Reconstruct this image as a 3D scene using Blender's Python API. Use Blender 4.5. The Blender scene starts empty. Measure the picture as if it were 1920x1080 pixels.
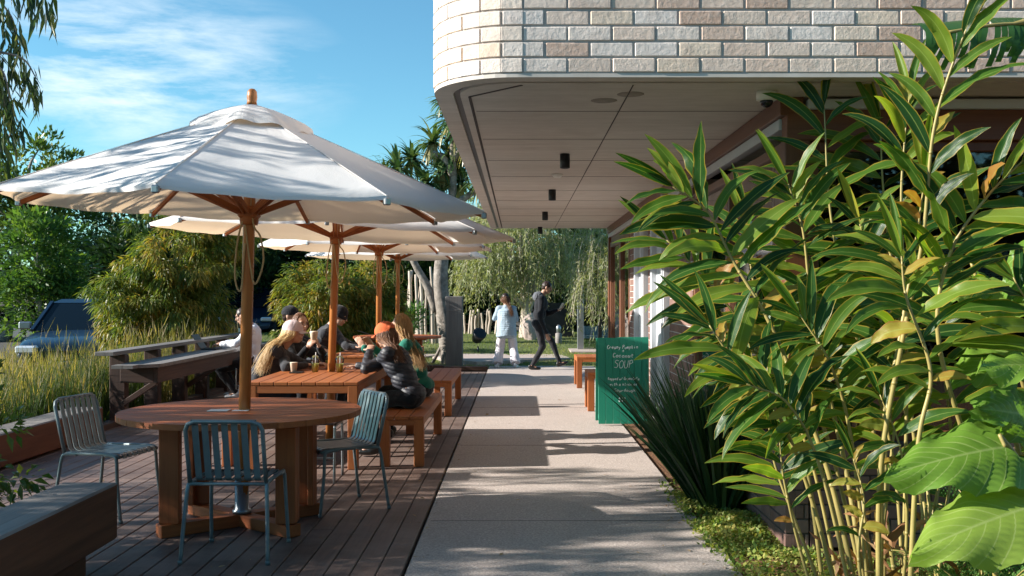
import bpy, bmesh, math, random
import numpy as np
from mathutils import Vector, Matrix
rad=math.radians
S=bpy.context.scene
random.seed(7); RNG=np.random.default_rng(7)
# ---------------- camera, world, sun, exposure ----------------
F=1867.0; VX,VY=972.0,552.0; EYE=1.5
cam=bpy.data.cameras.new('camera'); cam.lens=F/1920*36; cam.sensor_width=36
cam.shift_x=-(VX-960)/1920; cam.shift_y=(VY-540)/1920; cam.clip_end=2000; cam.clip_start=.05
co=bpy.data.objects.new('camera',cam); S.collection.objects.link(co)
co.location=(0,0,EYE); co.rotation_euler=(rad(90),0,0); S.camera=co
SUNV=Vector((2.2,.27,-1.0)).normalized(); ELEV=math.asin(-SUNV.z)
sl=bpy.data.lights.new('sun','SUN'); sl.energy=5.0; sl.angle=rad(.5); sl.color=(1,.945,.865)
so=bpy.data.objects.new('sun',sl); S.collection.objects.link(so); so.rotation_euler=SUNV.to_track_quat('-Z','Y').to_euler()
wd=bpy.data.worlds.new('World'); S.world=wd; wd.use_nodes=True
def world():
    nt=wd.node_tree; N=nt.nodes; L=nt.links
    bg=N['Background']; bg.inputs[1].default_value=.062
    sk=N.new('ShaderNodeTexSky'); sk.sky_type='NISHITA'; sk.sun_disc=False
    sk.sun_elevation=ELEV; sk.sun_rotation=math.atan2(-SUNV.x,-SUNV.y); sk.air_density=1.0; sk.dust_density=.15; sk.ozone_density=1.6
    tc=N.new('ShaderNodeTexCoord')
    mp=N.new('ShaderNodeMapping'); mp.inputs['Scale'].default_value=(3.2,3.2,15); mp.inputs['Rotation'].default_value=(0,rad(10),0)
    ns=N.new('ShaderNodeTexNoise'); ns.inputs['Scale'].default_value=1.7; ns.inputs['Detail'].default_value=9; ns.inputs['Roughness'].default_value=.62; ns.inputs['Distortion'].default_value=.25
    L.new(tc.outputs['Generated'],mp.inputs[0]); L.new(mp.outputs[0],ns.inputs[0])
    r=N.new('ShaderNodeMapRange'); r.inputs[1].default_value=.42; r.inputs[2].default_value=.68
    L.new(ns.outputs[0],r.inputs[0])
    # cirrus bank lies in one part of the sky
    c=Vector(((215-VX)/F,1,(VY-130)/F)).normalized()
    vm=N.new('ShaderNodeVectorMath'); vm.operation='SUBTRACT'; vm.inputs[1].default_value=c; L.new(tc.outputs['Generated'],vm.inputs[0])
    vs=N.new('ShaderNodeVectorMath'); vs.operation='MULTIPLY'; vs.inputs[1].default_value=(1,1,2.4); L.new(vm.outputs[0],vs.inputs[0])
    vl=N.new('ShaderNodeVectorMath'); vl.operation='LENGTH'; L.new(vs.outputs[0],vl.inputs[0])
    r2=N.new('ShaderNodeMapRange'); r2.inputs[1].default_value=.23; r2.inputs[2].default_value=.04; L.new(vl.outputs['Value'],r2.inputs[0])
    mu=N.new('ShaderNodeMath'); mu.operation='MULTIPLY'; L.new(r.outputs[0],mu.inputs[0]); L.new(r2.outputs[0],mu.inputs[1])
    hs=N.new('ShaderNodeMix'); hs.data_type='RGBA'; hs.blend_type='MULTIPLY'; hs.inputs[0].default_value=1
    L.new(sk.outputs[0],hs.inputs[6]); hs.inputs[7].default_value=(.76,1.28,1.36,1)
    mx=N.new('ShaderNodeMix'); mx.data_type='RGBA'; L.new(mu.outputs[0],mx.inputs[0]); L.new(hs.outputs[2],mx.inputs[6]); mx.inputs[7].default_value=(8.6,9.3,9.6,1)
    L.new(mx.outputs[2],bg.inputs[0])
world()
S.view_settings.view_transform='Standard'; S.view_settings.look='None'; S.view_settings.exposure=1.17; S.view_settings.gamma=1
S.render.engine='CYCLES'; S.cycles.max_bounces=8; S.cycles.transparent_max_bounces=16; S.cycles.diffuse_bounces=4

def W(px,py,d): return Vector(((px-VX)*d/F,d,EYE-(py-VY)*d/F))
def Gp(px,py,z=0.0):
    d=F*(EYE-z)/(py-VY); return Vector(((px-VX)*d/F,d,z))
# ---------------- object helpers ----------------
COL=S.collection
def link(o): COL.objects.link(o); return o
def tag(o,label,cat,group=None):
    o['label']=label; o['category']=cat
    if group: o['group']=group
    return o
def empty(name,loc,label,cat,group=None,rz=0,rot=None):
    o=link(bpy.data.objects.new(name,None)); o.location=loc; o.rotation_euler=rot or (0,0,rz); o.empty_display_size=.1
    return tag(o,label,cat,group)
def copy_tree(o,parent=None):
    c=o.copy(); link(c); c.parent=parent
    for ch in list(o.children): copy_tree(ch,c)
    return c
def basis(d,up=(0,0,1)):
    x=Vector(d).normalized(); u=Vector(up)
    if abs(x.dot(u))>.98: u=Vector((0,1,0))
    y=u.cross(x).normalized(); z=x.cross(y); return x,y,z
class MB:
    def __init__(s): s.v=[];s.f=[];s.g=[];s.r=[];s.sm=[];s.mi=[]
    def add(s,vs,fs,gs=None,sm=False,mi=0,r=None):
        b=len(s.v); s.v+= [tuple(v) for v in vs]; off=random.random()*20
        s.g+= [(g[0]+off,g[1]+off*.7,g[2]) for g in (gs or vs)]
        rr=random.random() if r is None else r
        for f in fs: s.f.append([b+i for i in f]); s.r.append(rr); s.sm.append(sm); s.mi.append(mi)
    def box(s,c,size,M=None,ch=.004,mi=0,r=None):
        hx,hy,hz=[a/2 for a in size]; ch=min(ch,hx*.45,hy*.45,hz*.45)
        ax=max(range(3),key=lambda i:size[i]); order=[ax]+[i for i in range(3) if i!=ax]
        vs=[];idx={}
        for sx in(-1,1):
            for sy in(-1,1):
                for sz in(-1,1):
                    for k in range(3):
                        p=[sx*hx,sy*hy,sz*hz]
                        for j in range(3):
                            if j!=k: p[j]-= (sx,sy,sz)[j]*ch
                        idx[(sx,sy,sz,k)]=len(vs); vs.append(p)
        fs=[]
        for k in range(3):
            a,b=[j for j in range(3) if j!=k]
            for sg in(-1,1):
                q=[]
                for (u,w) in((-1,-1),(1,-1),(1,1),(-1,1)):
                    t=[0,0,0];t[k]=sg;t[a]=u;t[b]=w;q.append(idx[(*t,k)])
                fs.append(q)
            for u in(-1,1):
                for w in(-1,1):
                    t=[0,0,0];t[a]=u;t[b]=w
                    t[k]=-1;p0=idx[(*t,a)];p1=idx[(*t,b)];t[k]=1;p2=idx[(*t,b)];p3=idx[(*t,a)]
                    fs.append([p0,p1,p2,p3])
        for sx in(-1,1):
            for sy in(-1,1):
                for sz in(-1,1): fs.append([idx[(sx,sy,sz,k)] for k in range(3)])
        gs=[(p[order[0]],p[order[1]],p[order[2]]) for p in vs]
        c=Vector(c)
        if M is None: vv=[Vector(p)+c for p in vs]
        else: vv=[M@Vector(p)+c for p in vs]
        s.add(vv,fs,gs,False,mi,r)
    def beam(s,p0,p1,w,h,up=(0,0,1),ch=.004,mi=0,r=None):
        p0=Vector(p0);p1=Vector(p1); x,y,z=basis(p1-p0,up); M=Matrix((x,y,z)).transposed()
        s.box((p0+p1)/2,((p1-p0).length,w,h),M,ch,mi,r)
    def tube(s,pts,rs,n=8,cap=True,mi=0,r=None,closed=False,sq=None):
        pts=[Vector(p) for p in pts]; m=len(pts)
        if not hasattr(rs,'__len__'): rs=[rs]*m
        vs=[];gs=[];L=0;pn=None
        for i,p in enumerate(pts):
            if closed: t=(pts[(i+1)%m]-pts[i-1])
            else: t=(pts[min(i+1,m-1)]-pts[max(i-1,0)])
            t=t.normalized() if t.length>1e-9 else Vector((0,0,1))
            if pn is None:
                _,pn,_b=basis(t)
            pn=(pn-t*pn.dot(t)); pn=pn.normalized() if pn.length>1e-6 else basis(t)[1]
            bn=t.cross(pn)
            if i: L+=(p-pts[i-1]).length
            for k in range(n):
                a=2*math.pi*k/n; vs.append(p+(pn*math.cos(a)+bn*math.sin(a)*(sq or 1))*rs[i]); gs.append((L,a*rs[i],0))
        fs=[]
        for i in range(m if closed else m-1):
            j=(i+1)%m
            for k in range(n): fs.append([i*n+k,i*n+(k+1)%n,j*n+(k+1)%n,j*n+k])
        if cap and not closed: fs.append(list(range(n))[::-1]); fs.append([(m-1)*n+k for k in range(n)])
        s.add(vs,fs,gs,True,mi,r)
    def lathe(s,prof,c,n=20,mi=0,axis=None):
        c=Vector(c);vs=[];fs=[];M=Matrix.Identity(3) if axis is None else Vector((0,0,1)).rotation_difference(Vector(axis)).to_matrix()
        for (r,z) in prof:
            for k in range(n):
                a=2*math.pi*k/n; vs.append(c+M@Vector((r*math.cos(a),r*math.sin(a),z)))
        m=len(prof)
        for i in range(m-1):
            for k in range(n): fs.append([i*n+k,i*n+(k+1)%n,(i+1)*n+(k+1)%n,(i+1)*n+k])
        if prof[0][0]>1e-4: fs.append(list(range(n))[::-1])
        if prof[-1][0]>1e-4: fs.append([(m-1)*n+k for k in range(n)])
        s.add(vs,fs,None,True,mi)
    def prism(s,poly,z0,z1,mi=0,r=None):
        n=len(poly);vs=[(x,y,z0) for x,y in poly]+[(x,y,z1) for x,y in poly]
        s.add(vs,[list(range(n))[::-1],[n+i for i in range(n)]]+[[i,(i+1)%n,n+(i+1)%n,n+i] for i in range(n)],None,False,mi,r)
    def build(s,name,mat,parent=None,loc=None,normals=True):
        me=bpy.data.meshes.new(name)
        o=Vector(loc) if loc is not None else (parent.location.copy() if (parent is not None and getattr(parent,'_w',False)) else Vector((0,0,0)))
        vs=s.v if o.length==0 else [tuple(Vector(v)-o) for v in s.v]
        me.from_pydata(vs,[],s.f)
        a=me.attributes.new('g','FLOAT_VECTOR','POINT'); a.data.foreach_set('vector',np.array(s.g,dtype=np.float32).ravel())
        a=me.attributes.new('rnd','FLOAT','FACE'); a.data.foreach_set('value',np.array(s.r,dtype=np.float32))
        me.polygons.foreach_set('use_smooth',s.sm)
        for m in (mat if isinstance(mat,(list,tuple)) else [mat]): me.materials.append(m)
        me.polygons.foreach_set('material_index',s.mi)
        if normals:
            bm=bmesh.new(); bm.from_mesh(me); bmesh.ops.recalc_face_normals(bm,faces=bm.faces); bm.to_mesh(me); bm.free()
        me.update()
        ob=link(bpy.data.objects.new(name,me)); 
        if parent is not None: ob.parent=parent
        elif loc is not None: ob.location=loc
        return ob
def npmesh(name,V,Fc,mat,parent=None,rnd=None,uv=None,smooth=True,loc=(0,0,0)):
    """V (n,3); Fc (m,4) or (m,3) int array"""
    V=np.asarray(V,dtype=np.float64)-np.array(loc)
    me=bpy.data.meshes.new(name); k=Fc.shape[1]; m=len(Fc)
    me.vertices.add(len(V)); me.vertices.foreach_set('co',V.ravel())
    me.loops.add(m*k); me.loops.foreach_set('vertex_index',Fc.ravel().astype(np.int32))
    me.polygons.add(m); me.polygons.foreach_set('loop_start',np.arange(0,m*k,k,dtype=np.int32))
    me.update(calc_edges=True); me.polygons.foreach_set('use_smooth',np.full(m,smooth))
    if rnd is not None:
        a=me.attributes.new('rnd','FLOAT','FACE'); a.data.foreach_set('value',rnd.astype(np.float32))
    if uv is not None:
        a=me.attributes.new('g','FLOAT_VECTOR','POINT'); a.data.foreach_set('vector',uv.astype(np.float32).ravel())
    me.materials.append(mat); me.validate(); me.update()
    ob=link(bpy.data.objects.new(name,me))
    if parent is not None: ob.parent=parent
    else: ob.location=loc
    return ob
def spline(pts,n=8):
    P=[Vector(p) for p in pts]; P=[P[0]*2-P[1]]+P+[P[-1]*2-P[-2]]; out=[]
    for i in range(1,len(P)-2):
        for k in range(n):
            t=k/n; a,b,c,d=P[i-1],P[i],P[i+1],P[i+2]
            out.append(.5*((2*b)+(c-a)*t+(2*a-5*b+4*c-d)*t*t+(3*b-a-3*c+d)*t**3))
    out.append(P[-2]); return out
# ---------------- materials ----------------
class NT:
    def __init__(s,name):
        s.m=bpy.data.materials.new(name); s.m.use_nodes=True; s.t=s.m.node_tree; s.N=s.t.nodes
        s.p=s.N['Principled BSDF']; s.out=s.N['Material Output']
    def n(s,ty,props=None,**inp):
        x=s.N.new('ShaderNode'+ty)
        for k,v in (props or {}).items(): setattr(x,k,v)
        for k,v in inp.items():
            key=int(k[1:]) if k[0]=='i' and k[1:].isdigit() else k.replace('_',' ')
            s.set(x.inputs[key],v)
        return x
    def set(s,sock,v):
        if isinstance(v,bpy.types.NodeSocket): s.t.links.new(v,sock)
        elif isinstance(v,bpy.types.Node): s.t.links.new(v.outputs[0],sock)
        else:
            if sock.type=='RGBA' and len(v)==3: v=(*v,1)
            sock.default_value=v
    def ramp(s,fac,stops):
        r=s.n('ValToRGB'); s.set(r.inputs[0],fac); e=r.color_ramp.elements
        while len(e)<len(stops): e.new(.5)
        for q,(p,c) in zip(e,stops): q.position=p; q.color=(*c,1) if len(c)==3 else c
        return r.outputs[0]
    def mix(s,f,a,b,mode='MIX'):
        x=s.n('Mix',dict(data_type='RGBA',blend_type=mode)); s.set(x.inputs[0],f); s.set(x.inputs[6],a); s.set(x.inputs[7],b); return x.outputs[2]
    def math(s,op,a,b=0.0,c=None):
        x=s.n('Math',dict(operation=op)); s.set(x.inputs[0],a); s.set(x.inputs[1],b)
        if c is not None: s.set(x.inputs[2],c)
        return x.outputs[0]
    def attr(s,n,o='Fac'): return s.n('Attribute',dict(attribute_name=n)).outputs[o]
    def obj(s): return s.n('TexCoord').outputs['Object']
    def geo(s): return s.n('NewGeometry').outputs['Position']
    def map(s,v,sc=(1,1,1),rot=(0,0,0),loc=(0,0,0)): return s.n('Mapping',None,Vector=v,Scale=sc,Rotation=rot,Location=loc).outputs[0]
    def noise(s,v,sc,det=4,ro=.55,dist=0): return s.n('TexNoise',None,Vector=v,Scale=sc,Detail=det,Roughness=ro,Distortion=dist).outputs[0]
    def bump(s,h,st=.3,d=.01): 
        b=s.n('Bump',None,Height=h,Strength=st,Distance=d); s.t.links.new(b.outputs[0],s.p.inputs['Normal']); return b
    def P(s,**k):
        for a,b in k.items(): s.set(s.p.inputs[a.replace('_',' ')],b)
        return s
def plain(name,col,rough=.6,metal=0,var=.12,sc=12,bump=0,spec=.5):
    n=NT(name); v=n.noise(n.obj(),sc,5)
    c=n.mix(v,[a*(1-var) for a in col],[min(1,a*(1+var)) for a in col]); n.P(Base_Color=c,Roughness=rough,Metallic=metal); n.p.inputs['Specular IOR Level'].default_value=spec
    if bump: n.bump(n.noise(n.obj(),sc*6,4),bump,.004)
    return n.m
def wood(name,c0,c1,rough=.55,sc=(1.2,38,38),varh=.5,bump=.25,weather=None):
    n=NT(name); g=n.attr('g','Vector'); r=n.attr('rnd')
    gr=n.noise(n.map(g,sc),1.0,6,.65,1.2); f2=n.noise(n.map(g,(.7,9,9)),1.0,3,.5,.6)
    fac=n.math('ADD',n.math('MULTIPLY',gr,.62),n.math('MULTIPLY',f2,.38))
    c=n.ramp(fac,[(.28,c0),(.72,c1)])
    c=n.mix(n.math('MULTIPLY',r,varh),c,[a*.55 for a in c0],'MIX')
    if weather: c=n.mix(n.math('MULTIPLY',n.ramp(n.noise(n.geo(),2.2,6,.7),[(.4,(0,0,0)),(.65,(1,1,1))]),.6),c,weather)
    n.P(Base_Color=c,Roughness=rough); n.bump(gr,bump,.003); return n.m
def leafmat(name,cols,trans=.35,rough=.45,edge=None,patch=0,tc=None,spec=.35):
    n=NT(name); r=n.attr('rnd'); c=n.ramp(r,[(i/(len(cols)-1),x) for i,x in enumerate(cols)])
    if patch:
        k=n.ramp(n.noise(n.geo(),patch,3),[(.45,(0,0,0)),(.6,(1,1,1))]); c=n.mix(n.math('MULTIPLY',k,.55),c,cols[0])
    if edge: 
        x=n.n('SeparateXYZ',None,Vector=n.attr('g','Vector')); u=n.math('ABSOLUTE',x.outputs[0])
        nz=n.noise(n.attr('g','Vector'),3.0,3)
        e=n.ramp(n.math('ADD',n.math('MULTIPLY',n.math('POWER',u,4.0),.9),n.math('MULTIPLY',n.math('SUBTRACT',nz,.5),.5)),[(.38,(0,0,0)),(.85,(1,1,1))])
        c=n.mix(n.math('MULTIPLY',e,.8),c,edge); rib=n.ramp(u,[(0.0,(1,1,1)),(.09,(0,0,0))]); c=n.mix(n.math('MULTIPLY',rib,.5),c,(.35,.45,.12))
        sp=n.ramp(n.noise(n.map(n.attr('g','Vector'),(.5,1,1)),7.0,5,.7),[(.63,(0,0,0)),(.70,(1,1,1))]); c=n.mix(n.math('MULTIPLY',sp,.65),c,(.22,.12,.035))
        ve=n.n('TexWave',None,Vector=n.map(n.attr('g','Vector'),(1.2,9,1)),Scale=1.6,Distortion=.6); n.bump(ve.outputs[0],.25,.002)
    n.P(Base_Color=c,Roughness=rough); n.p.inputs['Specular IOR Level'].default_value=spec
    tr=n.n('BsdfTranslucent'); tcn=n.mix(1.0,c,tc or (1.9,2.0,.7),'MULTIPLY'); n.set(tr.inputs[0],tcn)
    ms=n.n('MixShader'); ms.inputs[0].default_value=trans; n.t.links.new(n.p.outputs[0],ms.inputs[1]); n.t.links.new(tr.outputs[0],ms.inputs[2]); n.t.links.new(ms.outputs[0],n.out.inputs[0])
    return n.m
def clothmat(name,col,rough=.85,sc=9,str_=.5,var=.2,weave=0):
    n=NT(name); v=n.noise(n.obj(),sc,4,.6,1.0); c=n.mix(v,[a*(1-var) for a in col],[a*(1+var) for a in col])
    n.P(Base_Color=c,Roughness=rough); n.p.inputs['Specular IOR Level'].default_value=.2; n.p.inputs['Sheen Weight'].default_value=.15; n.bump(v,str_,.03); return n.m
def glassmat(name,tint=(.6,.75,.75),thin=.75):
    n=NT(name); fr=n.n('Fresnel',None,IOR=1.5); gl=n.n('BsdfGlossy',None,Color=(1,1,1),Roughness=.02); tr=n.n('BsdfTransparent',None,Color=tint)
    ms=n.n('MixShader'); n.set(ms.inputs[0],n.math('ADD',fr.outputs[0],.03)); n.t.links.new(tr.outputs[0],ms.inputs[1]); n.t.links.new(gl.outputs[0],ms.inputs[2]); n.t.links.new(ms.outputs[0],n.out.inputs[0]); return n.m
M={}
M['teak']=wood('teak',(.26,.060,.011),(.48,.160,.036),.55,varh=.35)
M['teak2']=wood('red brown teak',(.23,.045,.008),(.48,.135,.028),.62,varh=.35)
M['teakpole']=wood('teak pole',(.36,.12,.028),(.56,.235,.07),.4,varh=.1)
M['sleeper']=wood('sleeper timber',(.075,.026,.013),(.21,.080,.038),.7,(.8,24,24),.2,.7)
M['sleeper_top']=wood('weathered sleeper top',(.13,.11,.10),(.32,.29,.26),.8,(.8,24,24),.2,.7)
M['greywood']=wood('weathered grey timber',(.10,.09,.085),(.27,.25,.235),.75,(.9,28,28),.3,.6)
M['darkwood']=wood('dark brown timber',(.03,.014,.010),(.095,.045,.03),.7,(.9,28,28),.3,.6)
M['deck']=wood('deck board',(.095,.058,.045),(.245,.158,.125),.62,(1.1,30,30),.7,.5,weather=(.24,.18,.155))
M['framewood']=wood('red timber frame',(.11,.035,.016),(.22,.08,.035),.4,varh=.3)
def canvas(name,col):
    n=NT(name); w=n.noise(n.map(n.attr('g','Vector'),(1,1,1)),2.5,5,.6,.6); c=n.mix(w,[a*.94 for a in col],col); n.P(Base_Color=c,Roughness=.9)
    n.bump(n.math('ADD',w,n.math('MULTIPLY',n.noise(n.obj(),140,2),.25)),.35,.02)
    tr=n.n('BsdfTranslucent',None,Color=(.95,.70,.45)); ms=n.n('MixShader'); ms.inputs[0].default_value=.24
    n.t.links.new(n.p.outputs[0],ms.inputs[1]); n.t.links.new(tr.outputs[0],ms.inputs[2]); n.t.links.new(ms.outputs[0],n.out.inputs[0]); return n.m
M['canvas']=canvas('cream canvas',(.88,.855,.82))
M['chair']=plain('blue grey powder coat',(.17,.205,.215),.38,.35,.25,14)
M['steel']=plain('galvanised steel',(.36,.38,.40),.35,.8,.15)
M['black']=plain('black metal',(.012,.013,.015),.4,.2,.2)
M['white_paint']=plain('white painted steel',(.50,.52,.55),.5,0,.06,5)
M['offwhite']=plain('off white plastic',(.72,.70,.64),.4)
M['rope']=plain('rope',(.45,.33,.18),.9)
M['glass']=glassmat('window glass',(.55,.62,.6))
M['cupplastic']=glassmat('clear cup plastic',(.88,.9,.9))
M['paper']=plain('white paper',(.78,.79,.80),.7,0,.04)
M['cardcup']=plain('paper cup',(.75,.62,.48),.7,0,.06)
M['drink']=plain('green yellow drink',(.55,.58,.16),.4,0,.2,40)
def concrete_path():
    n=NT('exposed aggregate path'); p=n.geo(); a=n.n('TexVoronoi',None,Vector=p,Scale=95.0); big=n.noise(p,1.1,6,.65); fine=n.noise(p,60,3,.7)
    c=n.ramp(a.outputs['Color'],[(0,(.40,.335,.30)),(.5,(.56,.48,.43)),(1,(.70,.62,.56))])
    c=n.mix(n.ramp(fine,[(.4,(0,0,0)),(.62,(1,1,1))]),c,(.36,.30,.27)); c=n.mix(n.math('MULTIPLY',n.ramp(big,[(.4,(0,0,0)),(.75,(1,1,1))]),.35),c,(.36,.30,.265)); c=n.mix(n.math('MULTIPLY',n.ramp(n.noise(p,5.5,7,.75,1.0),[(.52,(0,0,0)),(.72,(1,1,1))]),.4),c,(.28,.23,.20))
    gum=n.n('TexVoronoi',None,Vector=p,Scale=2.6); c=n.mix(n.ramp(gum.outputs['Distance'],[(.025,(.5,.5,.5)),(.04,(0,0,0))]),c,(.13,.11,.10))
    n.P(Base_Color=c,Roughness=.85); n.bump(n.math('ADD',a.outputs['Distance'],fine),.45,.006); return n.m
M['path']=concrete_path()
def soil(name,c0,c1,sc=20,b=1.0,d=.03):
    n=NT(name); p=n.geo(); v=n.noise(p,sc,8,.7); w=n.noise(p,.8,4); c=n.ramp(v,[(.35,c0),(.65,c1)]); c=n.mix(n.math('MULTIPLY',w,.5),c,c0); n.P(Base_Color=c,Roughness=.95); n.bump(v,b,d); return n.m
M['soil']=soil('garden soil',(.035,.025,.015),(.12,.085,.05))
M['mulch']=soil('bark mulch',(.10,.045,.02),(.34,.17,.08),45,1,.03)
M['lawn']=soil('lawn soil',(.05,.075,.018),(.15,.17,.05),30)
M['asphalt']=soil('asphalt',(.04,.04,.04),(.075,.073,.07),60,.4,.01)
M['slab']=soil('pink sandstone slab',(.36,.28,.25),(.52,.42,.37),14,.4,.01)
def soffit():
    n=NT('board marked concrete soffit'); p=n.geo(); v=n.noise(n.map(p,(.5,7,1)),1.0,8,.65,.8); w=n.noise(n.map(p,(6,26,1)),1.0,5,.6); st=n.noise(n.map(p,(.9,.9,1)),1.2,5,.7)
    c=n.ramp(n.math('ADD',n.math('MULTIPLY',v,.6),n.math('MULTIPLY',w,.4)),[(.3,(.48,.43,.37)),(.7,(.67,.61,.545))]); c=n.mix(n.math('MULTIPLY',n.ramp(st,[(.5,(0,0,0)),(.75,(1,1,1))]),.4),c,(.38,.31,.25))
    n.P(Base_Color=c,Roughness=.75); n.bump(w,.3,.004); return n.m
M['soffit']=soffit()
def brickmat(name,cols,sc=38,b=.9):
    n=NT(name); r=n.attr('rnd'); c=n.ramp(r,cols); v=n.noise(n.obj(),sc,6,.7); u=n.noise(n.obj(),9,4,.6)
    c=n.mix(n.math('MULTIPLY',n.ramp(v,[(.42,(0,0,0)),(.7,(1,1,1))]),.28),c,(.78,.72,.66)) if cols[0][1][0]>.2 else n.mix(n.math('MULTIPLY',v,.3),c,(.3,.22,.18))
    c=n.mix(n.math('MULTIPLY',n.ramp(u,[(.5,(0,0,0)),(.8,(1,1,1))]),.35),c,[x*.7 for x in cols[0][1]])
    n.P(Base_Color=c,Roughness=.9); n.bump(n.math('ADD',v,u),b*.65,.010); return n.m
M['brick']=brickmat('pale recycled brick',[(0,(.54,.37,.28)),(.2,(.70,.53,.42)),(.45,(.76,.63,.53)),(.7,(.75,.67,.61)),(.85,(.76,.60,.45)),(1,(.64,.51,.42))])
M['mortar']=plain('grey mortar',(.44,.39,.35),.95,0,.15,40,.4)
M['dbrick']=brickmat('brown brick',[(0,(.12,.06,.048)),(.5,(.19,.10,.08)),(1,(.26,.16,.13))],38,.4)
M['dmortar']=plain('pale mortar',(.50,.46,.43),.95,0,.1,40)
M['dmortar2']=plain('dark mortar',(.07,.055,.05),.95,0,.1,40)
M['bark']=soil('grey bark',(.14,.12,.10),(.42,.37,.32),9,1,.02)
M['palebark']=soil('pale paperbark',(.35,.28,.22),(.68,.60,.50),11,1,.02)
M['stick']=wood('bleached stick',(.34,.26,.20),(.70,.60,.50),.8,varh=.4)
M['screenpaint']=wood('green board paint',(.007,.19,.115),(.012,.25,.155),.5,(.8,10,10),.1,.2)
M['chalk']=plain('chalk pen',(.85,.9,.88),.8)
M['carpaint']=plain('dark blue car paint',(.004,.013,.032),.30,.0,.05,spec=.3); M['carpaint'].node_tree.nodes['Principled BSDF'].inputs['Coat Weight'].default_value=.45
M['rubber']=plain('tyre rubber',(.015,.015,.015),.8)
M['carglass']=plain('tinted car glass',(.005,.010,.016),.12,0,.05,spec=.15); M['lamp']=plain('headlight lens',(.6,.65,.7),.1,.3,.05)
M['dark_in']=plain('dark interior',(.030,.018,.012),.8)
M['blind']=wood('pale blind',(.33,.30,.26),(.40,.37,.33),.8,(.5,60,60),.1,.1)
def wloc(o):
    l=Vector((0,0,0))
    while o is not None: l=l+o.location; o=o.parent
    return l
def wb(mb,name,mat,parent=None,loc=None):
    """build from world coordinates: child of an unrotated parent, or a thing of its own with its origin at loc"""
    if parent is None: return mb.build(name,mat,None,loc or (0,0,0))
    l=wloc(parent); mb.v=[tuple(Vector(v)-l) for v in mb.v]; return mb.build(name,mat,parent)
def struct(o): o['kind']='structure'; return o
def one(fn,name,mat,**k):
    m=MB(); fn(m); return wb(m,name,mat,**k)
def bx(m,x0,x1,y0,y1,z0,z1,**k): m.box(((x0+x1)/2,(y0+y1)/2,(z0+z1)/2),(abs(x1-x0),abs(y1-y0),abs(z1-z0)),**k)
def rr(a,b): return random.uniform(a,b)
# ================= setting =================
def sheet(name,pts,mat,z=0,n=1):
    me=bpy.data.meshes.new(name); me.from_pydata([(x,y,z) for x,y in pts],[],[list(range(len(pts)))]); me.materials.append(mat); me.update()
    return struct(link(bpy.data.objects.new(name,me)))
sheet('ground',[(-300,-60),(300,-60),(300,400),(-300,400)],M['soil'],-.06)
sheet('car_park',[(-60,16),(-6.4,16),(-7.2,60),(-60,60)],M['asphalt'],-.045)
# lawn: gently uneven sheet
def lawn():
    nx,ny=40,24; X=np.linspace(-12,3.0,nx); Y=np.linspace(20.25,34,ny); gx,gy=np.meshgrid(X,Y); z=-.03+.03*np.sin(gx*1.3)*np.sin(gy*.9)+np.clip((gy-22)/30,0,.3)
    V=np.stack([gx.ravel(),gy.ravel(),z.ravel()],1); i=np.arange(nx*ny).reshape(ny,nx)
    Fc=np.stack([i[:-1,:-1].ravel(),i[:-1,1:].ravel(),i[1:,1:].ravel(),i[1:,:-1].ravel()],1)
    return struct(npmesh('lawn',V,Fc,M['lawn']))
lawn()
one(lambda m:bx(m,-.608,1.2,-3,20.9,-.1,0),'path',M['path'])['kind']='structure'
one(lambda m:[bx(m,-.58,1.17,y-.004,y+.004,-.02,.0015) for y in (6.6,9.9,13.2,16.5)],'path_joint',M['black'])['kind']='structure'
# widened far path
sheet('path_far',[(1.2,11.9),(1.58,11.9),(1.58,20.9),(1.2,20.9)],M['path'],-.004)
sheet('garden_bed',[(1.2,-3),(9,-3),(9,5.9),(1.58,5.9),(1.58,11.9),(1.2,11.9)],M['mulch'],-.02)
def deck():
    m=MB(); x=-.63; k=0
    while x>-4.75:
        w=.132
        y=-1.0+rr(0,2)*0-rr(0,1.5)
        while y<19.3:
            y1=min(19.3,y+rr(2.4,4.6)); bx(m,x-w,x,y+.002,y1-.002,-.035,rr(-.0015,.0)); y=y1
        x-=w+.007; k+=1
    struct(wb(m,'deck',M['deck']))
    m=MB(); bx(m,-4.78,-.612,-3,19.3,-.09,-.045); struct(wb(m,'deck_underside',M['black']))
    m=MB(); bx(m,-4.9,-.62,19.3,19.36,-.08,-.004); struct(wb(m,'deck_fascia',M['darkwood']))
deck()
one(lambda m:[bx(m,-9,-1.5,20.05,20.25,-.03,.07),bx(m,-1.49,-.62,20.0,20.2,-.03,.05)],'timber_edging',M['darkwood'])['kind']='structure'
def slabs():
    m=MB()
    for poly in ([(-2.0,23.2),(-.9,21.4),(.1,22.0),(-.3,24.2),(-1.4,25.0)],[(-1.2,26.3),(-.2,24.6),(1.2,25.6),(.6,27.4),(-.6,28)],[(-.25,22.1),(1.2,22.6),(1.0,24.2),(-.1,24.3)],[(-4.2,24.8),(-2.2,23.3),(-1.5,25.1),(-3.5,26.4)]):
        m.prism(poly,-.05,.045+rr(0,.02))
    struct(wb(m,'stone_slab_paving',M['slab']))
slabs()
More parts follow.
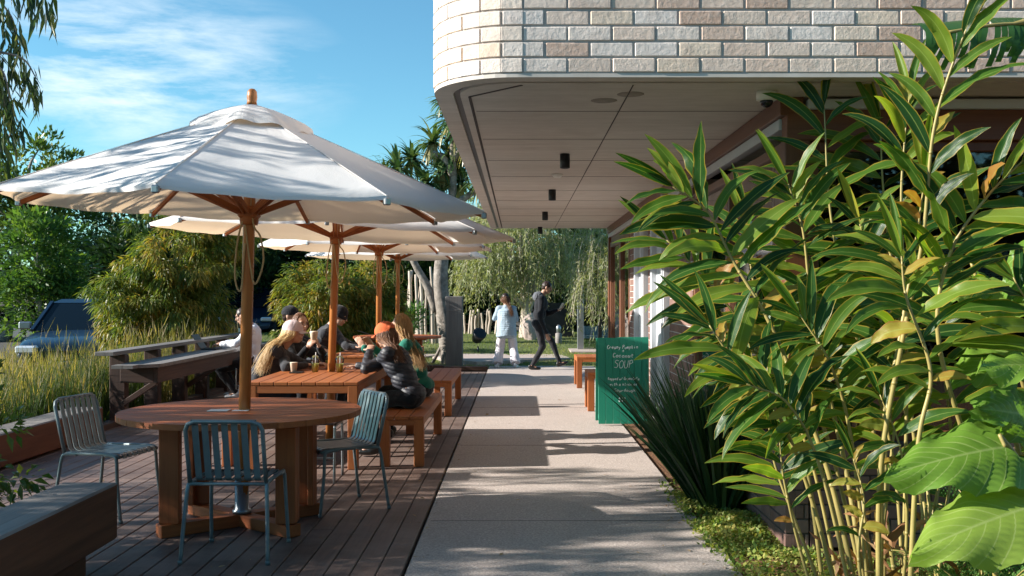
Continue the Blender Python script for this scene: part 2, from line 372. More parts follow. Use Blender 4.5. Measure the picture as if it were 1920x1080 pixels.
# ================= cafe building =================
BW=empty('cafe_building',(1.6,6,0),'cafe building with pale curved brick upper storey over a concrete soffit','building')
ZS=2.70; XE=-.5; YF=5.4; RC=.5
def bricks():
    m=MB(); 
    def pt(s):   # facade path: front wall from the right (s=0 at x=7) to the corner, round it, then back along the side
        L1=7-(XE+RC); La=RC*math.pi/2
        if s<L1: return Vector((7-s,YF,0)),Vector((-1,0,0)),Vector((0,-1,0))
        if s<L1+La:
            a=(s-L1)/RC; c=Vector((XE+RC,YF+RC,0)); n=Vector((-math.sin(a),-math.cos(a),0)); return c+n*RC,Vector((-math.cos(a),math.sin(a),0)),n
        return Vector((XE,YF+RC+(s-L1-La),0)),Vector((0,1,0)),Vector((-1,0,0))
    tot=7-(XE+RC)+RC*math.pi/2+12.2; p=.2405; L1=7.0
    for row in range(14):
        z=ZS+.005+row*.0862+.038; s=-.12*(row%2)
        if row>6: tot_=9.5
        else: tot_=tot
        while s<tot_:
            t,u,n=pt(max(0,s+p/2)); L=p-.0105
            if s+p/2<=L1 and s+p>L1-.02: L-=.01
            if L1-.05<s+p/2<L1+.79:   # bent brick: two facets
                for q in (-1,1):
                    t2,u2,n2=pt(s+p/2+q*L*.25); Mx=Matrix((u2,n2,Vector((0,0,1)))).transposed()
                    if q==-1: rv=random.random()*.25+.65
                    m.box(t2-n2*.050+Vector((0,0,z)),(L*.503,.10,.0755),Mx,ch=.003,r=rv)
            else:
                Mx=Matrix((u,n,Vector((0,0,1)))).transposed(); m.box(t-n*(.05+rr(-.0025,.0025))+Vector((0,0,z+rr(-.001,.001))),(L+rr(-.003,.002),.10,.0755+rr(-.0015,.001)),Mx,ch=.0045)
            s+=p
    wb(m,'brick_facade',M['brick'],BW)
    # mortar backing follows the same path, 7 mm back
    def ring(off):
        c=(XE+RC,YF+RC); P=[(7,YF+off)]; 
        for i in range(13):
            a=math.pi/2*i/12; P.append((c[0]-math.sin(a)*(RC-off),c[1]-math.cos(a)*(RC-off)))
        P.append((XE+off,18.1)); return P
    m=MB(); o=ring(.0055); i=ring(.2); n=len(o)
    vs=[(x,y,z) for z in(ZS+.001,ZS+1.22) for x,y in o+i]; N2=2*n; fs=[]
    for k in range(n-1): fs+=[[k,k+1,N2+k+1,N2+k],[n+k,n+k+1,N2+n+k+1,N2+n+k],[k,k+1,n+k+1,n+k],[N2+k,N2+k+1,N2+n+k+1,N2+n+k]]
    fs+=[[0,n,N2+n,N2],[n-1,2*n-1,N2+2*n-1,N2+n-1]]
    m.add(vs,fs); wb(m,'mortar',M['mortar'],BW)
    m=MB(); ro=ring(.012); m.prism(ro+[(7,18.1)],ZS+1.225,ZS+1.3); wb(m,'roof_slab',M['mortar'],BW)
bricks()
def soffit():
    # slab ring following the edge, then a slot, then panels with narrow joints
    def ring(off,yend=17.75):
        c=(XE+RC,YF+RC); P=[(7,YF+off)]
        for i in range(13):
            a=math.pi/2*i/12; r=max(RC-off,.02); P.append((c[0]-math.sin(a)*r,c[1]-math.cos(a)*r))
        P.append((XE+off,yend)); return P
    def band(o,i,z0,z1):
        m=MB(); n=len(o); vs=[(x,y,z) for z in(z0,z1) for x,y in o+i]; N2=2*n; fs=[]
        for k in range(n-1): fs+=[[k,k+1,n+k+1,n+k],[N2+k,N2+k+1,N2+n+k+1,N2+n+k],[k,k+1,N2+k+1,N2+k],[n+k,n+k+1,N2+n+k+1,N2+n+k]]
        fs+=[[0,n,N2+n,N2],[n-1,2*n-1,N2+2*n-1,N2+n-1]]; m.add(vs,fs); return m
    wb(band(ring(.004),ring(.115),ZS-.021,ZS),'soffit_edge',M['soffit'],BW)
    wb(band(ring(.115),ring(.155),ZS-.004,ZS+.002),'drip_slot',M['black'],BW)
    m=MB(); ro=ring(.155)
    m.prism(ro+[(7,17.75)],ZS-.022,ZS-.003); sf=wb(m,'soffit',M['soffit'],BW)
    m=MB(); z=ZS-.0235
    for y in (6.4,7.55,8.75,9.95,11.3,12.5,13.7,14.9,16.1): bx(m,-.27,6.9,y-.0022,y+.0022,z-.0008,z+.002,ch=.0001)
    bx(m,.642,.649,5.6,17.7,z-.0012,z+.002,ch=.0001)
    wb(m,'panel_joint',M['dmortar2'],sf)
    m=MB(); m.beam((-.29,17.6,z),(-.29,5.93,z),.018,.004,ch=.0005); m.beam((-.29,5.93,z),(.02,5.60,z),.016,.004,ch=.0005); wb(m,'shadow_joint',M['dmortar2'],sf)
    for (x,y) in ((.52,6.05),(.66,5.86)):
        m=MB(); m.lathe([(.0,-.001),(.075,-.001),(.08,.001)],(x,y,z),24); wb(m,'patch',plain('smudged cement patch',(.30,.26,.22),.85,0,.4,30),sf)
soffit()
def dbwall(name,boxes,face,mort,parent=BW):
    """brick wall blocks made of courses; each box is (x0,x1,y0,y1,z0,z1); face 'x' looks to -x, 'y' looks to -y"""
    m=MB(); g=MB()
    for (x0,x1,y0,y1,z0,z1) in boxes:
        bx(g,x0+.006,x1,y0+.006,y1-.006,z0,z1,ch=.001)
        row=0; z=z0
        while z<z1-.02:
            zt=min(z+.076,z1)
            if 'x' in face:
                s=y0-(.12 if row%2 else 0)
                while s<y1-.01:
                    a=max(s,y0);b=min(s+.23,y1)
                    if b-a>.02: bx(m,x0,x0+.06,a,b,z,zt,ch=.003)
                    s+=.24
            if 'y' in face:
                s=x0-(0 if row%2 else .12)
                if 'x' in face: s+=0
                while s<x1-.01:
                    a=max(s,x0+(.062 if 'x' in face else 0));b=min(s+.23,x1)
                    if b-a>.02: bx(m,a,b,y0,y0+.06,z,zt,ch=.003)
                    s+=.24
            z+=.086; row+=1
    o=wb(m,name,M['dbrick'],parent); wb(g,'mortar',mort,o); return o
for q_ in ((13.35,14.35),(11.7,12.3),(9.15,10.55)): dbwall('brick_wall',[(1.60,1.85,q_[0],q_[1],0,2.56)],'x',M['dmortar'])
dbwall('brick_plinth',[(1.58,1.72,5.9,9.1,0,.62)],'xy',M['dmortar2'])
dbwall('brick_plinth',[(1.73,7.0,5.9,6.04,0,.62)],'y',M['dmortar2'])
for (a,b) in ((12.33,13.3),(10.6,11.65)):
    m=MB(); bx(m,1.54,1.72,a,a+.10,0,2.56,ch=.006); bx(m,1.54,1.72,b-.10,b,0,2.56,ch=.006); bx(m,1.60,1.66,a+.1,b-.1,0,2.56,ch=.003); bx(m,1.525,1.54,a+.02,a+.06,0,2.56,ch=.002)
    wb(m,'steel_column',M['white_paint'],BW)
m=MB(); bx(m,1.56,1.70,5.93,17.6,2.57,2.676); bx(m,1.60,7,5.93,6.05,2.42,2.60); wb(m,'fascia_beam',M['framewood'],BW)
m=MB(); bx(m,1.585,1.66,6.06,17.6,2.50,2.569); bx(m,1.72,7,5.90,5.96,2.602,2.66); wb(m,'blind_track',M['white_paint'],BW)
m=MB(); bx(m,1.62,1.75,9.12,17.6,2.40,2.499); wb(m,'lintel',M['framewood'],BW)
def window(x0,x1,y0,y1,z0,z1,name='window',fw=.06):
    m=MB(); g=MB(); al='y' if abs(x1-x0)<.15 else 'x'
    if al=='y':
        bx(m,x0,x1,y0,y0+fw,z0,z1);bx(m,x0,x1,y1-fw,y1,z0,z1);bx(m,x0+.002,x1-.002,y0+fw,y1-fw,z0,z0+fw);bx(m,x0+.002,x1-.002,y0+fw,y1-fw,z1-fw,z1)
        bx(g,(x0+x1)/2-.004,(x0+x1)/2+.004,y0+fw-.01,y1-fw+.01,z0+fw-.01,z1-fw+.01,ch=.0005)
    else:
        bx(m,x0,x0+fw,y0,y1,z0,z1);bx(m,x1-fw,x1,y0,y1,z0,z1);bx(m,x0+fw,x1-fw,y0+.002,y1-.002,z0,z0+fw);bx(m,x0+fw,x1-fw,y0+.002,y1-.002,z1-fw,z1)
        bx(g,x0+fw-.01,x1-fw+.01,(y0+y1)/2-.004,(y0+y1)/2+.004,z0+fw-.01,z1-fw+.01,ch=.0005)
    o=wb(m,name,M['framewood'],BW); wb(g,'pane',M['glass'],o); return o
window(1.60,1.68,6.22,7.62,.62,2.42); window(1.60,1.68,7.64,9.1,.62,2.42)
window(1.74,3.3,5.97,6.05,.62,2.42); window(3.32,5.0,5.97,6.05,.62,2.42); window(5.02,6.9,5.97,6.05,.62,2.42)
d=window(1.60,1.68,14.42,15.7,.01,2.40,'sliding_door',.085); window(1.60,1.68,15.72,17.4,.01,2.40,'sliding_door',.085)
m=MB(); bx(m,1.585,1.735,5.92,6.05,.62,2.42,ch=.006); bx(m,1.595,1.735,6.05,6.20,.62,2.42,ch=.004); wb(m,'corner_post',M['framewood'],BW); m=MB(); bx(m,1.58,1.72,17.42,17.6,0,2.5); wb(m,'end_post',M['framewood'],BW)
m=MB(); bx(m,1.80,1.81,6.3,7.55,1.55,2.40,ch=.001); wb(m,'roller_blind',M['blind'],BW)
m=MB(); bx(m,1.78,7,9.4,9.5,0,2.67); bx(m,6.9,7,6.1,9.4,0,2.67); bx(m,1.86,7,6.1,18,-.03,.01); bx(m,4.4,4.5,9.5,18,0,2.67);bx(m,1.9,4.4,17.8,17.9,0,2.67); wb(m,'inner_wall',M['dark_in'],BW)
m=MB(); bx(m,2.2,5.8,7.6,8.3,.0,1.05); bx(m,3.4,5.6,9.25,9.39,1.5,1.56);bx(m,3.4,5.6,9.25,9.39,1.9,1.96); bx(m,3.05,4.3,7.0,7.06,1.83,1.98); bx(m,2.7,4.7,6.96,7.04,1.30,1.36); wb(m,'counter',M['framewood'],BW)
# menu sheets behind the glass
def menu(cx,z0,z1,w,label,logo):
    d=6.12; y=d; 
    t=empty('menu_sheet',(cx,y,z0),label,'menu sheet'); m=MB(); bx(m,cx-w/2,cx+w/2,y,y+.003,z0,z1,ch=.0005); wb(m,'sheet',M['paper'],t)
    g=MB(); k=0
    for zz in np.arange(z1-.025,z0+.02,-.014):
        x=cx-w/2+(.06 if logo else .015)
        while x<cx+w/2-.03:
            l=rr(.01,.035)
            if random.random()<.75: bx(g,x,min(x+l,cx+w/2-.012),y-.0015,y-.0003,zz,zz+.0035,ch=.0001)
            x+=l+.008
    wb(g,'print',M['black'],t)
    if logo:
        g=MB(); X=cx-w/2+.028; Z=z1-.075
        g.tube(spline([(X-.012,y-.001,Z+.035),(X-.010,y-.001,Z-.03),(X-.012,y-.001,Z-.045)],6),.0022,5)
        g.tube(spline([(X-.01,y-.001,Z+.03),(X+.010,y-.001,Z+.032),(X+.008,y-.001,Z+.008),(X-.006,y-.001,Z),(X+.014,y-.001,Z-.008),(X+.006,y-.001,Z-.034),(X-.008,y-.001,Z-.03),(X+.020,y-.001,Z-.045)],6),.0022,5)
        wb(g,'letter',M['black'],t)
menu(2.64,1.55,1.785,.19,'plain printed menu sheet behind the glass, left of the logo sheet',False)
menu(2.90,1.55,1.80,.22,'white menu sheet with a black letter logo, behind the dark window',True)
def downlight(x,y,lab):
    t=empty('ceiling_light',(x,y,ZS-.022),lab,'ceiling light','black downlights under the soffit')
    m=MB(); m.lathe([(.0,-.105),(.032,-.105),(.032,-.12),(.04,-.12),(.042,-.118),(.042,-.002),(.038,0),(0,0)],(x,y,ZS-.022),24); wb(m,'housing',M['black'],t)
    m=MB(); m.lathe([(0,-.106),(.031,-.106),(.031,-.108),(0,-.108)],(x,y,ZS-.022),16); wb(m,'lens',plain('unlit lamp lens',(.2,.2,.19),.2),t)
for (x,y,l) in ((.39,8.35,'black cylinder downlight nearest the curved brick corner, largest of four'),(.38,11.2,'second black downlight, just beyond the round smoke detector'),(.38,14.2,'third black downlight along the concrete soffit'),(.38,17.4,'farthest small black downlight at the soffit end')): downlight(x,y,l)
m=MB(); m.lathe([(0,-.035),(.03,-.035),(.045,-.022),(.055,-.012),(.055,0),(0,0)],(.38,9.75,ZS-.022),20); sd=wb(m,'smoke_detector',M['offwhite'],None,(.38,9.75,ZS-.022)); 
sd.data.transform(Matrix.Identity(4)); tag(sd,'small round white smoke detector on the soffit between two downlights','smoke detector')
t=empty('security_camera',(1.44,5.78,ZS-.022),'white dome security camera under the soffit by the timber fascia','camera')
m=MB(); m.lathe([(.058,0),(.060,-.02),(.058,-.05),(.045,-.055),(0,-.055)][::-1],(1.44,5.78,ZS-.022),24); wb(m,'housing',M['offwhite'],t)
m=MB(); m.lathe([(.038,-.052),(.038,-.062),(.033,-.078),(.02,-.090),(0,-.095)],(1.44,5.78,ZS-.022),24); wb(m,'dome',plain('smoked dome',(.01,.01,.015),.08),t)

# ================= umbrellas =================
def umbrella(loc,R,rot,lean,rim,apex,label,polez=.0,seed=1,base=None):
    """octagonal market umbrella; rim and apex heights above the ground; lean = rotation about x and y"""
    random.seed(seed)
    t=empty('market_umbrella',loc,label,'umbrella','cream market umbrellas over the tables',rot=(lean[1],lean[0],0))
    A=[rot+i*math.pi/4 for i in range(8)]; V=[Vector((math.sin(a)*R,-math.cos(a)*R,rim)) for a in A]; T=Vector((0,0,apex))
    # canopy: 8 sagging gores on a grid
    m=MB(); ns,nt_=12,10; 
    for g in range(8):
        a,b=V[g],V[(g+1)%8]; vs=[];gs=[]
        for i in range(nt_+1):
            s=.10+.90*i/nt_
            for j in range(ns+1):
                u=j/ns; p=T.lerp(a.lerp(b,u),s)
                sag=math.sin(math.pi*u)*s**1.5
                p=p+Vector((0,0,-.022*sag+ .004*math.sin(math.pi*s)))
                mid=(a+b)/2; mid.z=0
                if s>.99 or True: p-= mid.normalized()*.05*math.sin(math.pi*u)*s**6
                p.z+=.004*math.sin(17*u+9*s+g)*s
                vs.append(p); gs.append((u*1.2,s*1.6,0))
        # hem turned down
        for j in range(ns+1):
            q=Vector(vs[nt_*(ns+1)+j]); q.z-=.022; vs.append(q); gs.append((j/ns,1.75,0))
        fs=[[i*(ns+1)+j,i*(ns+1)+j+1,(i+1)*(ns+1)+j+1,(i+1)*(ns+1)+j] for i in range(nt_+1) for j in range(ns)]
        m.add(vs,fs,gs,True)
    cn=m.build('canopy',M['canvas'],t,normals=False)
    # seams
    m=MB()
    for g in range(8): m.beam(T.lerp(V[g],.12)+Vector((0,0,.006)),T.lerp(V[g],.55)+Vector((0,0,.008)),.012,.003,ch=.0005); m.beam(T.lerp(V[g],.55)+Vector((0,0,.008)),V[g]+Vector((0,0,.004)),.012,.003,ch=.0005)
    m.build('seam',M['canvas'],cn)
    # vent cap with a wavy hem
    m=MB(); vs=[];gs=[];n=64
    for i,(s,dz) in enumerate(((.03,.035),(.10,.05),(.17,.052),(.235,.040),(.27,.012))):
        for k in range(n):
            a=2*math.pi*k/n; c8=math.cos(math.pi/8)/math.cos(((a-rot)%(math.pi/4))-math.pi/8)
            r=R*s*c8; w=math.sin(4*(a-rot)+.5)*abs(math.sin(4*(a-rot))) 
            z=apex-(apex-rim)*s+dz+ (i/4)**2*(.030*w+.018*math.sin(11*a+seed)); vs.append((math.sin(a)*r,-math.cos(a)*r,z)); gs.append((a,s*3,0))
    m.add(vs,[[i*n+k,i*n+(k+1)%n,(i+1)*n+(k+1)%n,(i+1)*n+k] for i in range(4) for k in range(n)],gs,True); m.build('vent',M['canvas'],cn,normals=False)
    hub=rim-.05
    m=MB(); m.tube([(0,0,polez),(0,0,hub),(0,0,apex+.0)],.0375,16); m.build('pole',M['teakpole'],t)
    m=MB(); m.lathe([(0,.105),(.018,.10),(.030,.085),(.034,.05),(.030,.02),(.034,0)],(0,0,apex+.02),14); m.build('finial',M['teakpole'],t)
    hb=MB(); hb.box((0,0,hub),(.125,.125,.085),Matrix.Rotation(rot,3,'Z'),ch=.02); hb.lathe([(.0,-.08),(.055,-.08),(.06,-.05),(.06,.0)],(0,0,hub),16); h=hb.build('hub',M['teak'],t)
    th=MB(); th.box((0,0,apex-.06),(.11,.11,.06),ch=.015); th.build('top_hub',M['teak'],t)
    for g in range(8):
        bk=MB()
        d=V[g].normalized() if False else Vector((math.sin(A[g]),-math.cos(A[g]),0))
        m=MB(); p0=Vector((0,0,apex-.07))+d*.05; p1=V[g]+Vector((0,0,-.030)); m.beam(p0,p1-(p1-p0).normalized()*.0,.020,.032,ch=.004)
        rb=m.build('rib',M['teak'],t)
        m=MB(); q=p0.lerp(p1,.52); side=Vector((-d.y,d.x,0))
        for sg in(-1,1): m.beam(Vector((0,0,hub))+d*.06+side*.016*sg,q+side*.016*sg,.012,.034,ch=.003)
        m.build('strut',M['teak'],t)
        bk.box(V[g]+d*.0+Vector((0,0,-.028)),(.035,.035,.04),Matrix.Rotation(A[g],3,'Z'),ch=.006)
        bk.build('metal_fitting',M['steel'],t)
    m=MB(); m.tube(spline([(.03,-.045,hub-.02),(.05,-.05,hub-.1),(.09,-.05,hub-.16),(.11,-.045,hub-.32),(.06,-.05,hub-.46),(.02,-.045,hub-.3),(-.02,-.045,hub-.06),(-.06,-.045,hub-.2),(-.07,-.045,hub-.42),(-.03,-.045,hub-.5),(-.01,-.042,hub-.2)],6),.006,6)
    m.tube(spline([(.02,-.04,apex-.12),(.025,-.042,(apex+hub)/2),(.02,-.042,hub)],4),.004,5); m.build('rope',M['rope'],t)
    return t
umbrella((-1.80,6.48,0),1.52,rad(-2),(rad(1.7),rad(1.2)),2.08,2.705,'cream umbrella on the nearest round table, dappled with leaf shadows',.06,1)
umbrella((-1.85,9.72,0),1.75,rad(8),(rad(2.0),rad(.3)),2.12,2.74,'second cream umbrella, over the slatted table with the drinks',.06,2)
umbrella((-1.87,13.3,0),1.56,rad(20),(rad(.3),rad(.2)),2.14,2.86,'third cream umbrella, over the table where the man in the beanie sits',.06,3)
umbrella((-2.18,17.95,0),1.62,rad(12),(rad(.2),0),2.20,2.90,'farthest cream umbrella, over the small round table at the deck end',.06,4)
# ================= tables =================
def round_table(loc,R,label,rot=0,seed=3):
    random.seed(seed); t=empty('round_table',loc,label,'table',None)
    m=MB(); w=.105; y=-R
    n=int(2*R/w); w=2*R/n
    for i in range(n):
        y0=-R+i*w+.003; y1=y0+w-.006; 
        pts=[]; K=10
        for k in range(K+1):
            yy=y0+(y1-y0)*k/K; pts.append((math.sqrt(max(R*R-yy*yy,1e-5)),yy))
        poly=pts+[(-x,yy) for x,yy in pts[::-1]]
        b=len(m.v); off=random.random()*20; N2=len(poly)
        m.add([(x,yy,z) for z in(.715,.75) for x,yy in poly],[list(range(N2))[::-1],[N2+k for k in range(N2)]]+[[k,(k+1)%N2,N2+(k+1)%N2,N2+k] for k in range(N2)])
    m.build('tabletop',M['teak2'],t)
    m=MB(); m.box((0,0,.695),(1.0*R/.76,.1,.038)); m.box((0,0,.694),(.1,1.0*R/.76,.036)); m.build('apron',M['teak2'],t)
    q=.33
    for sx in(-1,1):
        for sy in(-1,1):
            m=MB(); m.box((sx*.36,sy*.30,.3775),(.125,.065,.595),ch=.005); m.box((sx*.402,sy*.235,.3775),(.038,.06,.594),ch=.005); m.build('leg',M['teak2'],t)
    m=MB(); 
    for sx in(-1,1):
        m.beam((sx*.42,.34*sx,.04),(-sx*.0,0,.04),.10,.078); m.beam((sx*.42,-.34*sx,.04),(0,0,.04),.10,.074)
    m.build('base',M['teak2'],t)
    m=MB(); m.lathe([(.06,.08),(.06,.10),(.045,.11),(.045,.36),(.043,.36)],(0,0,0),16); m.build('pole_sleeve',M['steel'],t)
    return t
round_table((-1.80,6.48,0),.765,'large round slatted timber table in the foreground, chairs around it')
rt4=round_table((-2.18,17.95,0),.79,'small far round timber table beyond the seated group',seed=9)
m=MB(); m.box((-1.93,6.42,.7535),(.13,.10,.004),ch=.001); m.box((-1.79,6.42,.7525),(.10,.06,.003),ch=.001); c=wb(m,'table_card',M['paper'],None,(-1.9,6.42,.75)); tag(c,'small pale card lying beside the pole on the round table','card')
def slat_table(x0,x1,y0,y1,label,name='table',h=.75,gaps=(),leg=.085,th=.03,ap=.065,cat='table',grp=None,n=8):
    cx,cy=(x0+x1)/2,(y0+y1)/2; t=empty(name,(cx,cy,0),label,cat,grp); hx,hy=(x1-x0)/2,(y1-y0)/2
    m=MB(); w=2*hx/n; edges=[-hy]+[g-cy for g in gaps]+[hy]
    for i in range(n):
        for a,b in zip(edges[:-1],edges[1:]):
            m.box((-hx+w*(i+.5),(a+b)/2,h-th/2),(w-.005,b-a-.006,th),ch=.004)
    m.build('tabletop' if cat=='table' else 'seat',M['teak'],t)
    m=MB(); z=h-th-ap/2-.001
    for s in(-1,1): m.box((0,s*(hy-.02),z),(2*hx-2*leg-.002,.028,ap)); m.box((s*(hx-.02),0,z),(.028,2*hy-2*leg-.002,ap))
    m.build('apron',M['teak'],t)
    for sx in(-1,1):
        for sy in(-1,1): m=MB(); m.box((sx*(hx-leg/2-.004),sy*(hy-leg/2-.004),(h-th)/2),(leg,leg,h-th-.002),ch=.005); m.build('leg',M['teak'],t)
    return t
slat_table(-2.33,-1.37,8.5,10.9,'long slatted timber table with drinks and a coffee cup on it','slatted_table',gaps=(9.55,9.85))
slat_table(-2.33,-1.37,12.1,14.5,'second slatted timber table, in front of the man in the beanie','slatted_table',gaps=(13.15,13.45))
B='timber benches beside the slatted tables'
def bench(x0,x1,y0,y1,l,h=.44,n=3,g=B): return slat_table(x0,x1,y0,y1,l,'bench',h,leg=.085,ap=.05,cat='bench',grp=g,n=n)
bench(-1.21,-.82,8.65,10.75,'near timber bench under the woman in the orange cap')
bench(-2.88,-2.49,8.65,10.75,'near timber bench under the blonde woman in the pale cap')
bench(-1.21,-.82,12.25,14.35,'empty timber bench right of the second slatted table')
bench(-2.88,-2.49,12.25,14.35,'timber bench under the man in the beanie')
bench(.93,1.5,15.9,16.7,'higher orange timber bench against the wall, farther of the two',.50,4,'small benches by the brick wall')
bench(.885,1.5,12.75,13.35,'low small timber bench right behind the green board',.50,3,'small benches by the brick wall')
# ================= metal chairs =================
CG='blue grey slatted metal chairs around the round table'
def chair_build(label,loc,rz):
    t=empty('metal_chair',loc,label,'chair',CG,rz=rz)   # faces +y; seat from y=-.22 (back) to .22
    hw=.215
    m=MB()  # back frame
    bf=lambda x,s:Vector((x,-.20-.085*s,.44+.355*s))
    pts=[bf(-hw,0),bf(-hw,.5),bf(-hw,.86),bf(-hw+.015,.955),bf(-hw+.055,1.0),bf(0,1.0),bf(hw-.055,1.0),bf(hw-.015,.955),bf(hw,.86),bf(hw,.5),bf(hw,0)]
    m.tube(pts,.0125,10); m.build('back_frame',M['chair'],t)
    m=MB(); sf=[(-hw,-.20,.44),(-hw,.12,.445),(-hw,.19,.44),(-hw+.01,.215,.425)]
    for s in(-1,1): m.tube([(s*abs(x),y,z) for x,y,z in sf],.012,8)
    m.tube([(-hw,-.205,.435),(hw,-.205,.435)],.010,8); m.tube([(-hw,.20,.425),(hw,.20,.425)],.010,8)
    m.build('seat_frame',M['chair'],t)
    bs=MB();ss=MB()
    for i in range(7):
        x=-.165+i*.055
        back=[bf(x,1.0)+Vector((0,.002,.010)),bf(x,.96)+Vector((0,.014,0)),bf(x,.8)+Vector((0,.012,0)),bf(x,.4)+Vector((0,.012,0)),bf(x,.13)+Vector((0,.012,0)),Vector((x,-.188,.462)),Vector((x,-.165,.448))]
        seat=[Vector((x,-.165,.448)),Vector((x,-.08,.440)),Vector((x,.08,.444)),Vector((x,.17,.450)),Vector((x,.21,.440)),Vector((x,.222,.415))]
        for q,mm in((back,bs),(seat,ss)):
            P=spline(q,4)
            for a,b in zip(P[:-1],P[1:]): pass
            # flat strap swept along P
            vs=[];gs=[]
            for k,p in enumerate(P):
                tg=(P[min(k+1,len(P)-1)]-P[max(k-1,0)]).normalized(); nn=Vector((1,0,0)).cross(tg)
                for (u,v) in((-.5,-.5),(.5,-.5),(.5,.5),(-.5,.5)): vs.append(p+Vector((u*.036,0,0))+nn*v*.005); gs.append((k*.02,u*.03,v*.005))
            fs=[[k*4+j,k*4+(j+1)%4,(k+1)*4+(j+1)%4,(k+1)*4+j] for k in range(len(P)-1) for j in range(4)]+[[0,1,2,3],[(len(P)-1)*4+j for j in range(4)]]
            mm.add(vs,fs,gs,False)
    bs.build('back_slats',M['chair'],t); ss.build('seat_slats',M['chair'],t)
    for sx in(-1,1):
        m=MB(); m.tube(spline([(sx*hw,-.10,.438),(sx*(hw+.003),-.185,.435),(sx*(hw+.008),-.215,.41),(sx*(hw+.018),-.24,.25),(sx*(hw+.03),-.275,.0)],5),.0115,8)
        m.lathe([(.014,0),(.014,.02),(.012,.022)],(sx*(hw+.03),-.275,0),10); m.build('leg',M['chair'],t)
        m=MB(); m.tube(spline([(sx*hw,.10,.438),(sx*(hw+.003),.175,.432),(sx*(hw+.006),.195,.40),(sx*(hw+.012),.205,.25),(sx*(hw+.02),.235,.0)],5),.0115,8)
        m.lathe([(.014,0),(.014,.02),(.012,.022)],(sx*(hw+.02),.235,0),10); m.build('leg',M['chair'],t)
    return t
ch0=chair_build('blue grey metal chair seen from behind, in front of the round table',(-1.63,5.80,0),rad(-1))
def chair_at(loc,rz,label): c=copy_tree(ch0); c.location=loc; c.rotation_euler=(0,0,rz); c['label']=label; return c
chair_at((-2.78,6.80,0),rad(-90-13),'blue grey metal chair left of the round table, near the timber sleeper')
chair_at((-1.27,7.02,0),rad(90+34),'blue grey metal chair right of the round table, leaf light on its back')
# stool of the man at the counter
def stool(x,y,label):
    t=empty('metal_stool',(x,y,0),label,'stool'); m=MB(); m.box((0,0,.47),(.34,.34,.02)); m.build('seat',M['darkwood'],t)
    m=MB()
    for s in(-1,1): m.tube(spline([(s*.16,-.19,0),(s*.16,-.165,.40),(s*.16,-.13,.448),(s*.16,.13,.448),(s*.16,.165,.40),(s*.16,.19,0)],5),.011,8)
    m.tube([(-.16,-.175,.2),(.16,-.175,.2)],.009,8); m.build('frame',M['steel'],t)
stool(-3.86,14.35,'metal framed stool under the man in the white top')
stool(-1.62,8.08,'metal framed stool tucked between the round table and the slatted table')
# ================= sleepers and counter rail =================
def sleeper(x0,x1,y0,y1,z0,z1,label,feet):
    t=empty('timber_sleeper_bench',((x0+x1)/2,(y0+y1)/2,0),label,'sleeper bench','heavy timber sleeper seats on the deck')
    w=(x1-x0); m=MB(); bx(m,x0,x1,y0,y1,z0,z1,ch=.012); wb(m,'beam',[M['sleeper'],M['sleeper_top']],t)
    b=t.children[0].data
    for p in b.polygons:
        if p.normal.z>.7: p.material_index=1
    for (a,c) in feet: m=MB(); bx(m,x0+.05,x1-.06,a,c,0,z0,ch=.006); wb(m,'foot',M['sleeper'],t)
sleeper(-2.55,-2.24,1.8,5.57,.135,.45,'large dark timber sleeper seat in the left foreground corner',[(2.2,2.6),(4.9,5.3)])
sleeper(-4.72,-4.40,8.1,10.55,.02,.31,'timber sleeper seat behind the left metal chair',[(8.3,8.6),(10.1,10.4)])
t=empty('counter_rail',(-4.4,13.3,0),'dark timber leaning counter and handrail beside the tall grass','counter')
for y in (11.45,12.5,13.5,14.45,15.45,16.4,17.3):
    m=MB(); bx(m,-4.68,-4.50,y-.06,y+.06,-.3,.81,ch=.008); wb(m,'post',M['darkwood'],t)
m=MB(); m.beam((-4.62,11.1,.835),(-4.62,17.5,.835),.21,.045); wb(m,'top_rail',M['greywood'],t)
m=MB()
for i,(a,b,z) in enumerate(((-4.48,-4.36,.700),(-4.355,-4.23,.700),(-4.225,-4.03,.700))):
    y0=10.95+(0,0,.12)[i]; m.prism([(a,y0),(b-.01,y0+(.0,.0,.14)[i]),(b,y0+(0.0,.02,.22)[i]),(b,16.2),(a,16.2)],z-.02,z+.018)
wb(m,'counter_top',M['greywood'],t)
m=MB(); bx(m,-4.12,-4.07,11.25,16.2,.50,.679); bx(m,-4.50,-4.12,11.25,11.30,.50,.678); wb(m,'apron',M['darkwood'],t)
m=MB(); bx(m,-4.70,-4.55,10.75,17.5,-.03,.06); wb(m,'kick_board',M['darkwood'],t)
for y in (11.32,13.5,15.6): m=MB(); m.beam((-4.52,y+.07,.25),(-4.14,y+.07,.50),.06,.06); wb(m,'bracket',M['darkwood'],t)
# laptop and phone on the counter
t=empty('laptop',(-4.33,14.15,.72),'dark open laptop on the counter in front of the man','laptop')
m=MB(); m.box((-4.36,14.15,.728),(.22,.31,.014)); wb(m,'keyboard_base',M['black'],t)
m=MB(); m.beam((-4.47,14.15,.735),(-4.60,14.15,.93),.30,.008,up=(1,0,0)); wb(m,'screen',M['black'],t)
